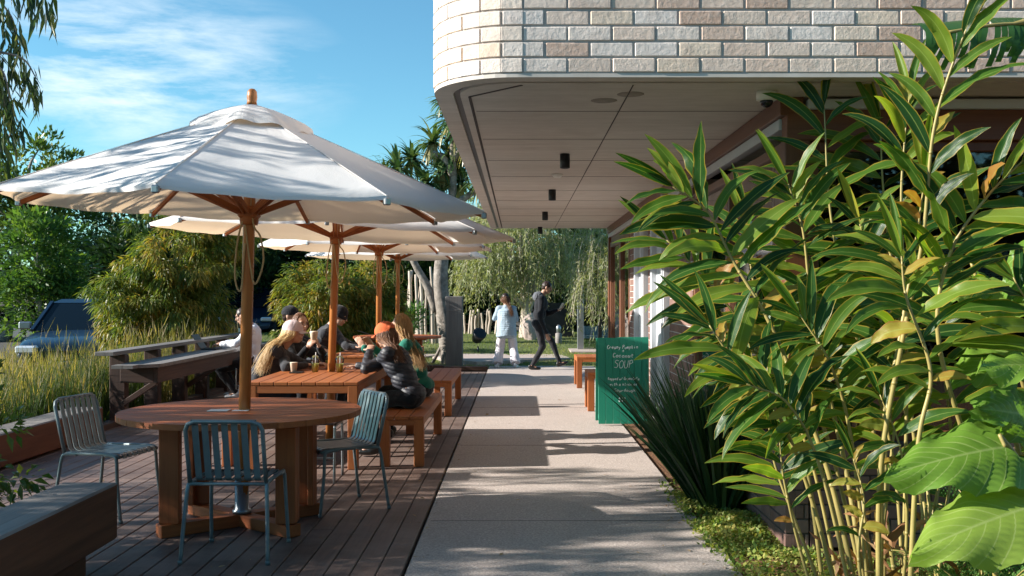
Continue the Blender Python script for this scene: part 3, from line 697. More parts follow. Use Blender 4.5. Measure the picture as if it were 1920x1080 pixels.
# ================= post, fence, lamp, panel in the back garden =================
m=MB(); bx(m,-1.54,-1.18,21.0,21.30,-.1,1.46,ch=.012); bx(m,-1.545,-1.175,20.995,21.305,1.16,1.175,ch=.002); p=wb(m,'timber_post',M['greywood'],None,(-1.36,21.15,0)); tag(p,'square weathered timber post beside the pandanus trunk','post')
def stick_fence(label,x0,x1,y0,y1,h,n,seed,mat,name='stick_fence'):
    random.seed(seed); t=empty(name,((x0+x1)/2,(y0+y1)/2,0),label,'fence'); 
    for i in range(n):
        u=(i+.5)/n; x=x0+(x1-x0)*u+rr(-.04,.04); y=y0+(y1-y0)*u+rr(-.05,.05); H=h*rr(.82,1.12); lx=rr(-.10,.16)
        m=MB(); r=rr(.035,.060); m.tube(spline([(x,y,-.1),(x+lx*.4+rr(-.03,.03),y,H*.4),(x+lx*.6+rr(-.03,.03),y+.02,H*.7),(x+lx,y,H)],3),[r]*3+[r*.95]*3+[r*.85]*3+[r*.7],7); wb(m,'stick',mat,t)
    m=MB(); m.tube([(x0,y0+.08,h*.6),(x1,y1+.08,h*.6)],.02,6); wb(m,'rail',M['darkwood'],t)
stick_fence('tall fence of bleached crooked sticks left of the timber post',-3.15,-2.0,27.6,27.3,2.05,14,5,M['stick'])
stick_fence('low shaded stick fence behind the weeping tree',-1.75,-.2,31.2,31.0,.95,15,6,M['stick'])
t=empty('garden_floodlight',(-1.0,24.6,.0),'small black round floodlight on the lawn by the timber post','floodlight')
m=MB(); m.tube([(-1.0,24.6,0),(-1.0,24.6,.22)],.02,8); m.tube([(-1.15,24.6,.02),(-.85,24.6,.02)],.025,8); wb(m,'stand',M['black'],t)
m=MB(); m.lathe([(0,-.16),(.10,-.15),(.13,-.08),(.15,.05),(.17,.16),(.15,.17),(0,.15)],(-1.0,24.6,.45),18,axis=(.3,-.6,.5)); wb(m,'lamp_head',M['black'],t)
t=empty('bollard',(1.11,27.5,0),'small pale bollard light on the lawn behind the walking man','bollard')
m=MB(); m.lathe([(.09,0),(.09,.42),(.05,.44)],(1.11,27.5,0),14); wb(m,'shaft',M['sleeper_top'],t); m=MB(); m.lathe([(.06,.44),(.07,.60),(.03,.66),(0,.66)],(1.11,27.5,0),14); wb(m,'cap',M['steel'],t)
m=MB(); bx(m,.72,1.62,29.4,29.5,0,1.25); o=wb(m,'panel',M['black'],None,(1.17,29.45,0)); tag(o,'black panel screen on the lawn behind the walking man','screen')
t=empty('glass_gate',(2.1,26.5,0),'tall steel gate post with glass fence panels by the right weeping tree','gate')
m=MB(); bx(m,1.52,1.68,25.6,25.74,0,1.95); wb(m,'post',M['steel'],t); m=MB(); bx(m,2.0,2.1,25.0,25.08,.02,1.25); wb(m,'post',M['black'],t)
m=MB(); bx(m,1.7,3.6,25.66,25.68,.1,1.2); wb(m,'pane',M['glass'],t); m=MB(); bx(m,1.3,4.0,24.6,26.0,-.05,.09); wb(m,'plinth',M['slab'],t)
for k,(z,y) in enumerate(((.30,29),(.55,29.6))): m=MB(); bx(m,1.8,5,y,y+.5,z-.3,z); wb(m,'step',M['white_paint'],t)
def rock():
    bm=bmesh.new(); bmesh.ops.create_icosphere(bm,subdivisions=4,radius=1)
    import mathutils.noise as mn
    for v in bm.verts:
        n=mn.noise(v.co*1.7)*.25+mn.noise(v.co*5)*.06; v.co=v.co*(1+n); v.co.x*=.24;v.co.y*=.22;v.co.z*=.42
    me=bpy.data.meshes.new('boulder'); bm.to_mesh(me); bm.free(); me.materials.append(M['slab']); me.polygons.foreach_set('use_smooth',[True]*len(me.polygons))
    o=link(bpy.data.objects.new('boulder',me)); o.location=(.36,28.6,.55); tag(o,'upright pink rounded boulder behind the walking man','boulder')
rock()
# ================= green A-frame board with chalk writing =================
GL={'c':[[(.75,.8),(.35,1),(.05,.5),(.3,.02),(.8,.2)]],'r':[[(.1,1),(.15,0)],[(.15,.6),(.4,1),(.7,.9)]],'e':[[(.1,.5),(.8,.6),(.5,1),(.1,.6),(.25,.05),(.8,.15)]],'a':[[(.75,.95),(.3,1),(.05,.4),(.35,0),(.7,.5),(.75,.95),(.75,.1),(.9,0)]],
'm':[[(.05,1),(.08,0)],[(.08,.7),(.35,1),(.42,0)],[(.42,.7),(.7,1),(.8,0)]],'y':[[(.1,1),(.3,.3),(.6,.3)],[(.75,1),(.5,-.1),(.1,-.6)]],'C':[[(.9,1.7),(.4,1.9),(.05,1),(.35,.05),(.95,.25)]],'P':[[(.15,1.8),(.12,0)],[(.0,1.7),(.6,1.9),(.8,1.3),(.15,.9)]],
'u':[[(.1,1),(.15,.2),(.5,0),(.75,.5),(.8,1),(.85,0)]],'p':[[(.15,1),(.1,-.7)],[(.12,.7),(.5,1),(.8,.6),(.5,.1),(.12,.2)]],'k':[[(.1,1.8),(.12,0)],[(.7,1),(.15,.5),(.75,0)]],'i':[[(.4,1),(.45,0)],[(.4,1.45),(.42,1.5)]],'n':[[(.1,1),(.12,0)],[(.12,.6),(.5,1),(.75,.7),(.8,0)]],
'+':[[(.1,.6),(.9,.6)],[(.5,1.1),(.5,.1)]],'o':[[(.5,1),(.1,.6),(.3,.05),(.75,.2),(.8,.8),(.5,1)]],'t':[[(.4,1.7),(.4,.2),(.75,.1)],[(.05,1.15),(.85,1.2)]],'S':[[(.9,1.7),(.4,1.9),(.1,1.4),(.8,.8),(.6,.1),(.0,.15)]],'O':[[(.5,1.9),(.05,1.3),(.2,.1),(.8,.2),(.95,1.3),(.5,1.9)]],'U':[[(.1,1.9),(.15,.3),(.5,0),(.8,.4),(.9,1.9)]],
'd':[[(.7,.9),(.3,1),(.1,.4),(.4,0),(.75,.4)],[(.8,1.8),(.78,0)]],'w':[[(.05,1),(.25,0),(.45,.8),(.65,0),(.9,1)]],'/':[[(.8,1.5),(.1,-.1)]],'G':[[(.9,1.6),(.4,1.8),(.05,1),(.3,.05),(.85,.3),(.85,.9),(.5,.85)]],'l':[[(.4,1.8),(.4,.1),(.6,0)]],'h':[[(.1,1.8),(.12,0)],[(.12,.6),(.5,1),(.8,0)]],'s':[[(.75,.9),(.3,.95),(.2,.6),(.75,.4),(.6,.0),(.1,.05)]],'f':[[(.8,1.7),(.4,1.6),(.35,0)],[(.05,1),(.8,1.05)]],'g':[[(.75,.9),(.3,1),(.1,.4),(.5,.1),(.75,.9),(.65,-.5),(.1,-.4)]],'$':[[(.85,1.4),(.3,1.5),(.2,1),(.8,.6),(.6,.1),(.05,.2)],[(.5,1.8),(.45,-.2)]],'1':[[(.2,1.3),(.5,1.6),(.45,0)]],'b':[[(.1,1.8),(.12,0)],[(.12,.7),(.6,1),(.75,.3),(.12,.1)]]}
def aboard():
    random.seed(21)
    x0,x1=.915,1.50; y=11.38; H=1.0; lean=.10
    t=empty('menu_board',((x0+x1)/2,y,0),'green timber A-frame board with white handwritten soup menu','menu board')
    def pt(x,z,off=0): return Vector((x,y+lean*z/H-off,z))
    for nm,sg in (('front_panel',1),('back_panel',-1)):
        m=MB(); n=7; w=(x1-x0)/n; yb=y if sg==1 else y+.32; xo=0 if sg==1 else -.012
        for i in range(n):
            zt=H+(.0 if i<3 else .008); m.beam(Vector((x0+w*(i+.5)+xo,yb,.02)),Vector((x0+w*(i+.5)+xo,yb+sg*lean,zt-(.01 if sg<0 else 0))),w-.0025,.018,up=(0,-1,0),ch=.002)
        m.beam((x0+xo,yb+sg*.025+.016,.10),(x1+xo,yb+sg*.025+.016,.10),.05,.016,up=(0,-1,0)) if sg==1 else None
        pn=wb(m,nm,M['screenpaint'],t)
        if sg==1: front=pn
    def write(s,cx,z,h,w,adv=1.15,wt=.0028,slant=.12):
        g=MB()
        W_=len(s)*w*adv; x=cx-W_/2
        for c in s:
            if c!=' ':
                jz=rr(-.004,.004)
                for st in GL[c]:
                    P=[pt(x+(u+slant*v)*w,z+jz+v*h+.0,.0125) for u,v in st]; P=spline(P,4) if len(P)>2 else P
                    g.tube(P,wt,4)
            x+=w*adv*(1 if c!=' ' else .6)
        wb(g,'handwriting',M['chalk'],front)
    write('Creamy Pumpkin',1.205,.875,.022,.023,wt=.0030); write('+',1.205,.832,.026,.028); write('Coconut',1.205,.775,.024,.030,wt=.0032); write('SOUP',1.21,.655,.046,.048,wt=.0030)
    write('topped w/ Gremolata',1.215,.520,.017,.0175,wt=.0026); write('with a slice of',1.22,.455,.017,.020,wt=.0026); write('Sourdough',1.22,.385,.018,.024,wt=.0026); write('$11',1.19,.270,.030,.026,wt=.0034)
aboard()
# ================= drinks on the table =================
def drink(x,y,label,z=.75,grp='clear plastic cups of green drink'):
    t=empty('drink_cup',(x,y,z),label,'cup',grp)
    m=MB(); m.lathe([(0,.002),(.028,.002),(.043,.115),(.044,.118),(.046,.12),(.040,.135),(.028,.155),(.012,.162)],(0,0,0),20); m.build('cup',M['cupplastic'],t)
    m=MB(); m.lathe([(0,.004),(.0265,.004),(.037,.085),(0,.087)],(0,0,0),16); m.build('drink',M['drink'],t)
    m=MB(); m.tube([(0,.0,.02),(.006,0,.19)],.0035,6); m.build('straw',M['paper'],t)
drink(-1.965,9.63,'clear cup of green drink left of the umbrella pole, nearest the pale capped woman'); drink(-1.91,10.05,'clear cup of pale drink just behind and right of its neighbour, touching the pole side'); drink(-1.72,9.58,'clear cup of green drink on the right side of the pole')
t=empty('water_glass',(-1.46,9.78,.75),'tall frosted plastic tumbler near the woman in the orange cap','tumbler'); m=MB(); m.lathe([(0,.003),(.035,.003),(.043,.15),(.040,.15),(.032,.01),(0,.01)],(0,0,0),20); n=NT('frosted tumbler'); n.P(Base_Color=(.75,.75,.78),Roughness=.25); n.p.inputs['Transmission Weight'].default_value=.6; m.build('tumbler',n.m,t)
t=empty('paper_cup',(-2.17,9.62,.75),'small brown paper coffee cup by the elbow of the blonde woman','cup'); m=MB(); m.lathe([(0,.001),(.026,.001),(.036,.09),(.038,.092),(.036,.094),(0,.09)],(0,0,0),18); m.build('cup',M['cardcup'],t)
m=MB(); m.box((-1.48,9.6,.756),(.075,.15,.008)); o=wb(m,'phone',M['black'],None,(-1.48,9.6,.752)); tag(o,'dark phone lying on the table by the tumbler','phone')
m=MB(); m.box((-2.12,9.52,.756),(.11,.16,.009)); o=wb(m,'sunglasses_case',M['black'],None,(-2.12,9.52,.752)); tag(o,'flat black case lying on the table beside the paper cup','case')
# ================= cars =================
def car(loc,rz,label,suv=0):
    t=empty('parked_car',loc,label,'car','dark blue cars in the car park',rz=rz)  # front towards -y
    hw=.90; L=2.25; H=1.46+.32*suv; belt=.93+.22*suv
    # body: loft of sections across x, profile along y
    prof=[(-2.25,.35,.55),(-2.22,.30,.68),(-2.0,.22,.80),(-1.2,.2,.90+.12*suv),(-.95,.2,belt),(0,.2,belt+.02),(1.6,.2,belt+.03),(2.1,.25,belt-.02),(2.25,.35,.75)]
    m=MB(); vs=[];n=9
    sect=[(-1,.25,.9),(-1,.55,1.0),(-.98,.86,.985),(-.9,1,.93),(0,1.03,0),(.9,1,.93),(.98,.86,.985),(1,.55,1.0),(1,.25,.9)]
    for (y,z0,z1) in prof:
        k=1-.13*max(0,(abs(y)-1.7)/.55)**2
        for (sx,hz,wd) in sect:
            x=(1 if sx>0 else -1 if sx<0 else 0)*hw*wd*k if sx else 0
            vs.append((x,y,z0+(z1-z0)*min(hz,1.03)))
    vs2=[]; nn=len(sect)
    fs=[[i*nn+j,i*nn+j+1,(i+1)*nn+j+1,(i+1)*nn+j] for i in range(len(prof)-1) for j in range(nn-1)]+[[i*nn+nn-1,i*nn,(i+1)*nn,(i+1)*nn+nn-1] for i in range(len(prof)-1)]+[list(range(nn)),[(len(prof)-1)*nn+j for j in range(nn)]]
    m.add(vs,fs,None,True); body=m.build('body',M['carpaint'],t)
    sb=body.modifiers.new('s','SUBSURF'); sb.levels=1; sb.render_levels=2
    # cabin glass and roof
    yb=[-1.0,-.25,1.2,1.9]; 
    def ring(z,ins,y0,y1): return [(-hw+ins,y0,z),(hw-ins,y0,z),(hw-ins,y1,z),(-hw+ins,y1,z)]
    a=ring(belt-.01,.07,-1.02,2.0); b=ring(H-.06,.24,-.22,1.35-.0+.4*suv); m=MB(); m.add(a+b,[[0,1,5,4],[1,2,6,5],[2,3,7,6],[3,0,4,7],[4,5,6,7]],None,False); m.build('windows',M['carglass'],t)
    m=MB(); c=ring(H-.065,.23,-.24,1.37+.4*suv); d_=ring(H,.36,-.05,1.15+.4*suv); m.add(c+d_,[[0,1,5,4],[1,2,6,5],[2,3,7,6],[3,0,4,7],[4,5,6,7]],None,False); rf=m.build('roof',M['carpaint'],t)
    for s in(-1,1):
        for (p,q,w) in (((s*(hw-.07),-1.02,belt),(s*(hw-.235),-.22,H-.05),.06),((s*(hw-.065),.45,belt),(s*(hw-.235),.45,H-.05),.08),((s*(hw-.07),2.0,belt),(s*(hw-.235),1.35+.4*suv,H-.05),.16)): m=MB(); m.beam(p,q,w,.05); m.build('pillar',M['carpaint'],t)
    for s in(-1,1):
        m=MB(); m.box((s*.66,-2.18,.66+.1*suv),(.34,.14,.13),Matrix.Rotation(s*.25,3,'Z'),ch=.03); m.build('headlight',M['lamp'],t)
        m=MB(); m.box((s*(hw+.09),-.78,belt+.08),(.20,.10,.13),ch=.03); m.build('mirror',M['steel'] if s<0 else M['carpaint'],t)
        for y in(-1.42,1.38):
            m=MB(); m.lathe([(.2,-.11),(.30,-.11),(.335,-.08),(.335,.08),(.30,.11),(.2,.11)],(s*(hw-.10),y,.335),24,axis=(1,0,0)); w=m.build('wheel',M['rubber'],t)
            m=MB(); m.lathe([(0,-.09),(.06,-.115),(.19,-.10),(.20,-.112),(.20,.112),(.19,.10),(.06,.115),(0,.09)],(s*(hw-.10),y,.335),16,axis=(1,0,0)); m.build('rim',M['steel'],w)
    m=MB(); m.box((0,-2.245,.55),(.95,.05,.20),ch=.02); m.build('grille',M['black'],t)
    m=MB(); m.box((0,-2.29,.42),(.37,.012,.12),ch=.004); m.build('number_plate',M['offwhite'],t)
    return t
car((-7.75,18.2,-.045),rad(14),'dark blue car parked nearest, at the left edge behind the grasses')
car((-8.95,33.6,-.045),rad(8),'dark blue four wheel drive parked farther back, beyond the bushy tree',1)
# ================= vegetation =================
def nrm(a): return a/np.maximum(np.linalg.norm(a,axis=1,keepdims=True),1e-9)
def rdir(n,rg=None):
    g=(rg or RNG).normal(size=(n,3)); return nrm(g)
def leaves_rhomb(B,D,Nn,L,Wd):
    """one quad per leaf"""
    D=nrm(D); Sd=nrm(np.cross(D,Nn)); n=len(B); L=np.reshape(L,(-1,1))*np.ones((n,1)); Wd=np.reshape(Wd,(-1,1))*np.ones((n,1))
    V=np.stack([B,B+D*L*.45+Sd*Wd*.5,B+D*L,B+D*L*.45-Sd*Wd*.5],1).reshape(-1,3)
    return V,np.arange(n*4).reshape(n,4)
def leaves_fold(B,D,Nn,L,Wd,droop=.25):
    """two quads per leaf, folded along the midrib and drooping"""
    D=nrm(D); Sd=nrm(np.cross(D,Nn)); Up=np.cross(Sd,D); n=len(B); L=np.reshape(L,(-1,1))*np.ones((n,1)); Wd=np.reshape(Wd,(-1,1))*np.ones((n,1))
    g=np.array([[0,0,-1.0]]); m1=B+D*L*.5; t=B+D*L*.95+g*L*droop; m1=m1+g*L*droop*.2
    V=np.stack([B,m1,t,B+D*L*.38+Sd*Wd*.5+Up*Wd*.15+g*L*droop*.1,B+D*L*.38-Sd*Wd*.5+Up*Wd*.15+g*L*droop*.1],1).reshape(-1,3)
    i=np.arange(n)[:,None]*5
    Fc=np.concatenate([np.concatenate([i,i+3,i+2,i+1],1),np.concatenate([i,i+1,i+2,i+4],1)],1).reshape(-1,4)
    return V,Fc
def limbs(m,base,top,targets,r,mid=None,n=6):
    pts=spline([base,mid or (Vector(base).lerp(Vector(top),.5)+Vector((rr(-.15,.15),rr(-.15,.15),0))),top],5)
    m.tube(pts,[r*(1-.6*i/(len(pts)-1)) for i in range(len(pts))],8)
    for q in targets:
        q=Vector(q); a=pts[random.randint(len(pts)//3,len(pts)-2)]; md=a.lerp(q,.5)+Vector((rr(-.1,.1),rr(-.1,.1),(q-a).length*.12)); P=spline([a,md,q],4)
        m.tube(P,[max(.006,r*.42*(1-.8*i/(len(P)-1))) for i in range(len(P))],5)
def shell(c,r,n,inner=.55,low=-1.0):
    d=rdir(n*2); d=d[d[:,2]>low][:n]; rad_=inner+(1-inner)*RNG.random((len(d),1))**.6
    return np.array(c)+d*rad_*np.array(r),d
def leafy_tree(name,label,base,blobs,nclump,per,size,mat,bark,group=None,r=.12,cl=.28,seed=0,cat='tree',fold=False,up=.2,ltype=.42):
    global RNG; RNG=np.random.default_rng(seed); random.seed(seed)
    t=empty(name,base,label,cat,group); C=[];Dr=[]
    tot=sum(b[1][0]*b[1][2] for b in blobs)
    for (c,rd) in blobs:
        k=max(4,int(nclump*rd[0]*rd[2]/tot)); p,d=shell(c,rd,k); C.append(p);Dr.append(d)
    C=np.concatenate(C);Dr=np.concatenate(Dr); n=len(C); C=C+Dr*(np.clip(RNG.normal(size=(n,1)),-.5,2)*cl*.7)*np.array([1,1,.7]); cr=cl*RNG.uniform(.6,1.3,(n,1)); ctone=RNG.random(n)
    idx=np.repeat(np.arange(n),per); N=len(idx)
    off=rdir(N)*RNG.random((N,1))**.5*np.array([1,1,.75]); B=C[idx]+off*cr[idx]
    D=nrm(off+Dr[idx]*.5+rdir(N)*.5+np.array([0,0,up])); Nn=nrm(np.array([0,0,1.0])+rdir(N)*.8)
    L=size*RNG.uniform(.6,1.3,N); fn=leaves_fold if fold else leaves_rhomb
    V,Fc=fn(B,D,Nn,L,L*ltype); rn=np.clip(ctone[idx]*.55+RNG.random(N)*.45,0,1); rn=np.repeat(rn,len(Fc)//N)
    npmesh('crown',V-np.array(wloc(t)),Fc,mat,t,rn,smooth=False)
    m=MB(); tops=[b[0] for b in blobs]; ii=np.random.default_rng(seed).choice(n,min(n,14),replace=False)
    limbs(m,base,tops[0],[C[i] for i in ii],r); wb(m,'trunk',bark,t); return t
def weeping_tree(name,label,base,blobs,nstr,slen,size,mat,bark,group=None,r=.12,seed=0,cat='tree',fold=False,mid=None,top=None,width=.17,dens=.045,trunk=True,tgt=16,low=-.35,hang=.85,rnd_=.45):
    global RNG; RNG=np.random.default_rng(seed); random.seed(seed); t=empty(name,base,label,cat,group)
    tot=sum(b[1][0]*b[1][2] for b in blobs); Bs=[];Ds=[];Rn=[];starts=[]; tw=MB()
    for (c,rd) in blobs:
        k=max(3,int(nstr*rd[0]*rd[2]/tot)); p,d=shell(c,rd,k,.5,low)
        for q,dd in zip(p,d):
            starts.append(q); Ls=slen*RNG.uniform(.5,1.25); m_=max(6,int(Ls/dens)); s=np.linspace(0,1,m_)
            out=np.array([dd[0],dd[1],0])*.35+RNG.normal(size=3)*.12; P=q+out*Ls*np.sqrt(s)[:,None]+np.array([0,0,-1.0])*Ls*(s**1.3)[:,None]+np.array([0,0,.12])*np.sin(s*3)[:,None]
            tone=RNG.random()
            k2=3 if fold else 2
            for rep in range(k2):
                Bs.append(P+RNG.normal(size=P.shape)*.015); Ds.append(np.array([0,0,-hang])+RNG.normal(size=P.shape)*rnd_+out*.3); Rn.append(np.clip(tone*.6+RNG.random(m_)*.4,0,1))
            if RNG.random()<.5: tw.tube([Vector(x) for x in P[::max(1,m_//4)]],.004,3,cap=False)
    B=np.concatenate(Bs);D=np.concatenate(Ds);R=np.concatenate(Rn);N=len(B)
    L=size*RNG.uniform(.6,1.3,N); V,Fc=(leaves_fold if fold else leaves_rhomb)(B,D,rdir(N),L,L*width)
    npmesh('crown',V-np.array(wloc(t)),Fc,mat,t,np.repeat(R,len(Fc)//N),smooth=False)
    if tw.v: wb(tw,'twigs',bark,t)
    if trunk:
        m=MB(); ii=RNG.choice(len(starts),min(len(starts),tgt),replace=False); limbs(m,base,top or blobs[0][0],[starts[i] for i in ii],r,mid); wb(m,'trunk',bark,t)
    return t
G_dark=leafmat('dark green foliage',[(.010,.024,.010),(.018,.045,.015),(.038,.070,.022),(.016,.036,.020)],.15,.5,spec=.2)
G_mid=leafmat('mid green foliage',[(.03,.075,.022),(.055,.12,.03),(.09,.16,.04),(.13,.18,.04)],.3,.4)
G_gum=leafmat('yellow green gum leaves',[(.035,.07,.018),(.08,.125,.026),(.14,.17,.035),(.26,.21,.04),(.36,.18,.04)],.32,.4)
G_gum2=leafmat('green gum leaves',[(.03,.065,.018),(.06,.11,.025),(.11,.15,.035),(.20,.20,.045)],.3,.4)
G_grey=leafmat('grey green willow leaves',[(.10,.125,.055),(.18,.205,.10),(.28,.29,.15),(.33,.30,.15)],.3,.5)
G_over=leafmat('hanging gum leaves',[(.025,.05,.025),(.04,.075,.04),(.07,.11,.03),(.15,.16,.04)],.3,.35)
G_pand=leafmat('pandanus leaves',[(.03,.07,.03),(.06,.12,.05),(.13,.18,.07),(.34,.28,.14)],.25,.3)
# the tree whose branches hang into the top left corner; its crown shades the deck
def overhead():
    z=lambda *a:a
    blobs=[((-8.1,3.95,3.15),(1.4,2.0,1.0)),((-8.4,4.0,4.0),(1.3,2.4,.85)),((-8.0,6.3,3.8),(1.0,1.3,.6)),((-5.5,6.3,4.25),(.95,1.35,.30)),((-5.2,5.2,3.75),(.75,.9,.25)),((-5.9,7.3,4.0),(.8,.8,.25)),((-8.3,1.4,3.2),(1.3,1.8,1.1)),((-7.9,6.5,2.9),(.9,.9,.5)),((-8.6,3.0,4.1),(1.1,1.7,.6))]
    t=weeping_tree('gum_tree','large gum tree at the left whose drooping branches hang into the top left corner',(-7.6,5.6,-.05),blobs,740,.6,.17,G_over,M['bark'],None,.20,31,fold=True,width=.17,dens=.05,low=-1,rnd_=.6)
    # hanging boughs seen in the corner
    random.seed(5); rg=np.random.default_rng(5); Bs=[];Ds=[];R=[]; m=MB()
    for a in ([(-5.6,6.8,3.2),W(-60,20,6.9),W(-38,-30,6.9),W(17,25,6.9),W(32,70,6.9)],[(-5.6,6.8,3.2),W(-60,90,6.7),W(-18,95,6.7),W(42,110,6.7),W(70,150,6.7)],[(-5.4,7.0,3.0),W(-50,150,7.0),W(-28,140,7.0),W(12,165,7.0),W(32,230,7.0)],[(-5.4,6.6,2.9),W(-70,190,6.8),W(-53,180,6.8),W(-13,215,6.8),W(2,290,6.8)],[(-5.4,6.6,2.9),W(-90,120,6.5),W(-58,110,6.5),W(2,130,6.5),W(20,200,6.5)],[(-5.5,5.9,3.7),W(-160,0,5.6),W(-60,-80,5.6),W(32,-60,5.6),W(102,-10,5.6)],[(-5.5,7.2,3.3),W(-90,60,7.3),W(-68,60,7.3),W(-28,85,7.3),W(-8,130,7.3)],[(-5.6,7.2,2.9),W(-120,230,7.2),W(-50,230,7.2),W(-33,260,7.2),W(-16,330,7.2)]):
        P=spline(a,12); m.tube(P,[.02*(1-.85*i/(len(P)-1)) for i in range(len(P))],5)
        for i,p in enumerate(P):
            if i<len(P)*.22: continue
            for q in range(4):
                Ls=rg.uniform(.08,.26); b=np.array(p)+rg.normal(size=3)*.03+np.array([0,0,-rg.random()*.16]); Bs.append(b); Ds.append(np.array([rg.normal()*.3+.05,rg.normal()*.3,-1])); R.append(rg.random())
    N=len(Bs);L=rg.uniform(.09,.20,N); V,Fc=leaves_fold(np.array(Bs),np.array(Ds),rdir(N,rg),L,L*.15,.05)
    npmesh('hanging_branch',V-np.array(wloc(t)),Fc,G_over,t,np.repeat(np.array(R),2),smooth=False); wb(m,'bough',M['bark'],t)
overhead()
# bushy trees on the left behind the rail
leafy_tree('gum_tree','bushy gum tree with yellow and orange tinted drooping leaves behind the counter rail',(-5.7,16.6,-.1),[((-5.6,16.4,2.1),(.85,.8,.85)),((-5.65,16.6,1.3),(.7,.8,.7)),((-6.1,16.2,1.35),(.75,.7,.75)),((-5.05,17.0,2.45),(.6,.6,.5)),((-5.85,16.2,.5),(.8,.5,.5)),((-6.45,15.9,1.5),(.35,.3,.2))],470,80,.125,G_gum,M['bark'],None,.05,.15,12,fold=True,up=-.60,ltype=.22)
leafy_tree('gum_tree','green gum shrub with long leaves behind the man in the beanie',(-4.1,20.6,-.1),[((-4.05,20.5,1.25),(.85,.8,.95)),((-3.2,21.2,1.2),(.8,.7,.95)),((-4.5,21.5,.7),(.5,.5,.5)),((-3.8,20.4,.4),(1.1,.5,.4))],360,70,.14,G_gum,M['palebark'],None,.045,.17,13,fold=True,up=-.45,ltype=.24)
leafy_tree('shrub','leafy low shrub at the foot of the stick fence left of the post',(-2.6,24.5,0),[((-2.7,24.5,.7),(.5,.4,.6)),((-3.3,25,.6),(.5,.4,.6))],46,45,.13,G_mid,M['bark'],None,.03,.2,14,cat='shrub',ltype=.3)
leafy_tree('broadleaf_tree','bright green rounded bush tree beside the nearest dark blue car',(-12.8,26.5,-.1),[((-12.7,26.3,2.6),(.95,.9,1.15)),((-12.6,26.5,1.3),(1.0,.9,1.0))],120,60,.19,G_mid,M['bark'],None,.08,.34,15)
BG='trees crowding the background'
leafy_tree('broadleaf_tree','tall dark tree whose leafy top rises above the first umbrella at the far left',(-17.0,33,-.1),[((-16.2,33,5.3),(1.6,1.4,1.25)),((-17.6,33,4.4),(1.9,1.6,1.5)),((-15.4,33,3.9),(1.4,1.4,1.1))],200,70,.20,G_gum2,M['bark'],BG,.2,.40,16)
k=0
labs=['dark dense tree behind the nearest car','dark tree in the far left corner behind the hanging branch','dark tree behind the yellow tinted gum tree','dark tree between the first two umbrella poles','dark glossy tree behind the second car','dark low tree behind the third umbrella pole','dark tree behind the pandanus','dark tree filling the shade behind the stick fence','dark tree right of the weeping tree under the soffit end','dark tree behind the right weeping tree','dark bushy tree beyond the glass gate','dark tree closing the gap beside the first umbrella pole']
for (x,y,h,w) in ((-14.5,36,4.3,3.4),(-20.5,34,4.6,3.4),(-10.5,35,4.3,3.2),(-8.3,37.5,4.2,2.8),(-9.6,38.5,4.0,2.8),(-5.2,35.5,3.7,2.8),(-2.5,37,3.9,2.7),(-3.6,33.5,3.3,2.2),(2.8,36,5.2,2.6),(5.8,34,5.0,2.8),(4.2,43,5.4,3.2),(-11.7,31.5,3.9,1.8)):
    leafy_tree('dark_tree',labs[k],(x,y,-.1),[((x,y,h*.62),(w*.8,w*.6,h*.40)),((x-w*.3,y-.4,h*.32),(w*.75,w*.5,h*.34)),((x+w*.35,y-.3,h*.34),(w*.7,w*.5,h*.32))],260,75,.24,G_dark,M['bark'],BG,.14,.48,40+k); k+=1
for k2,(x,y,h,w) in enumerate(((-1,-13,6.5,3.5),(5,-11.5,7,3.6),(11,-12,6.5,3.6),(17,-10,7,3.8),(21,-3,6.5,3.6))):  # unseen row, added to darken the window reflections and the sky fill
    leafy_tree('dark_tree','unseen tree added behind the camera '+('nearest the path','second from the path','in the middle of the row','fourth along the row','at the far right end of the row')[k2],(x,y,-.1),[((x,y,h*.6),(w*.9,w*.7,h*.42)),((x+.5,y,h*.28),(w*.9,w*.6,h*.3))],150,60,.42,G_dark,M['bark'],'unseen trees added behind the camera',.18,.8,80+k2)
leafy_tree('hedge_tree','grey green small tree peeking over the farthest umbrella by the soffit edge',(-1.3,34,-.1),[((-1.2,34,3.6),(1.2,1,1.1)),((-.4,34.5,3.0),(1.2,1,1.2))],110,60,.16,G_grey,M['bark'],BG,.1,.38,61)
# weeping trees in the back garden
weeping_tree('weeping_tree','weeping willow leaved tree with pale trunk between the two standing people',(.18,29.6,0),[((-.1,29.6,3.2),(1.55,1.5,1.35)),((-.9,29.4,2.2),(.95,1.0,.9)),((.9,29.5,2.4),(.9,1.0,1.0))],820,1.0,.15,G_grey,M['palebark'],None,.20,17,mid=(.22,29.6,1.3),top=(-.1,29.6,2.6),width=.18,dens=.06)
weeping_tree('weeping_tree','second weeping tree with thin pale stems at the building end',(2.05,22.9,0),[((2.1,22.8,2.5),(.75,.8,1.1)),((1.75,22.4,1.7),(.5,.6,.7)),((2.6,23,1.7),(.7,.7,.8))],560,.85,.115,G_grey,M['palebark'],None,.06,18,width=.16,dens=.055)
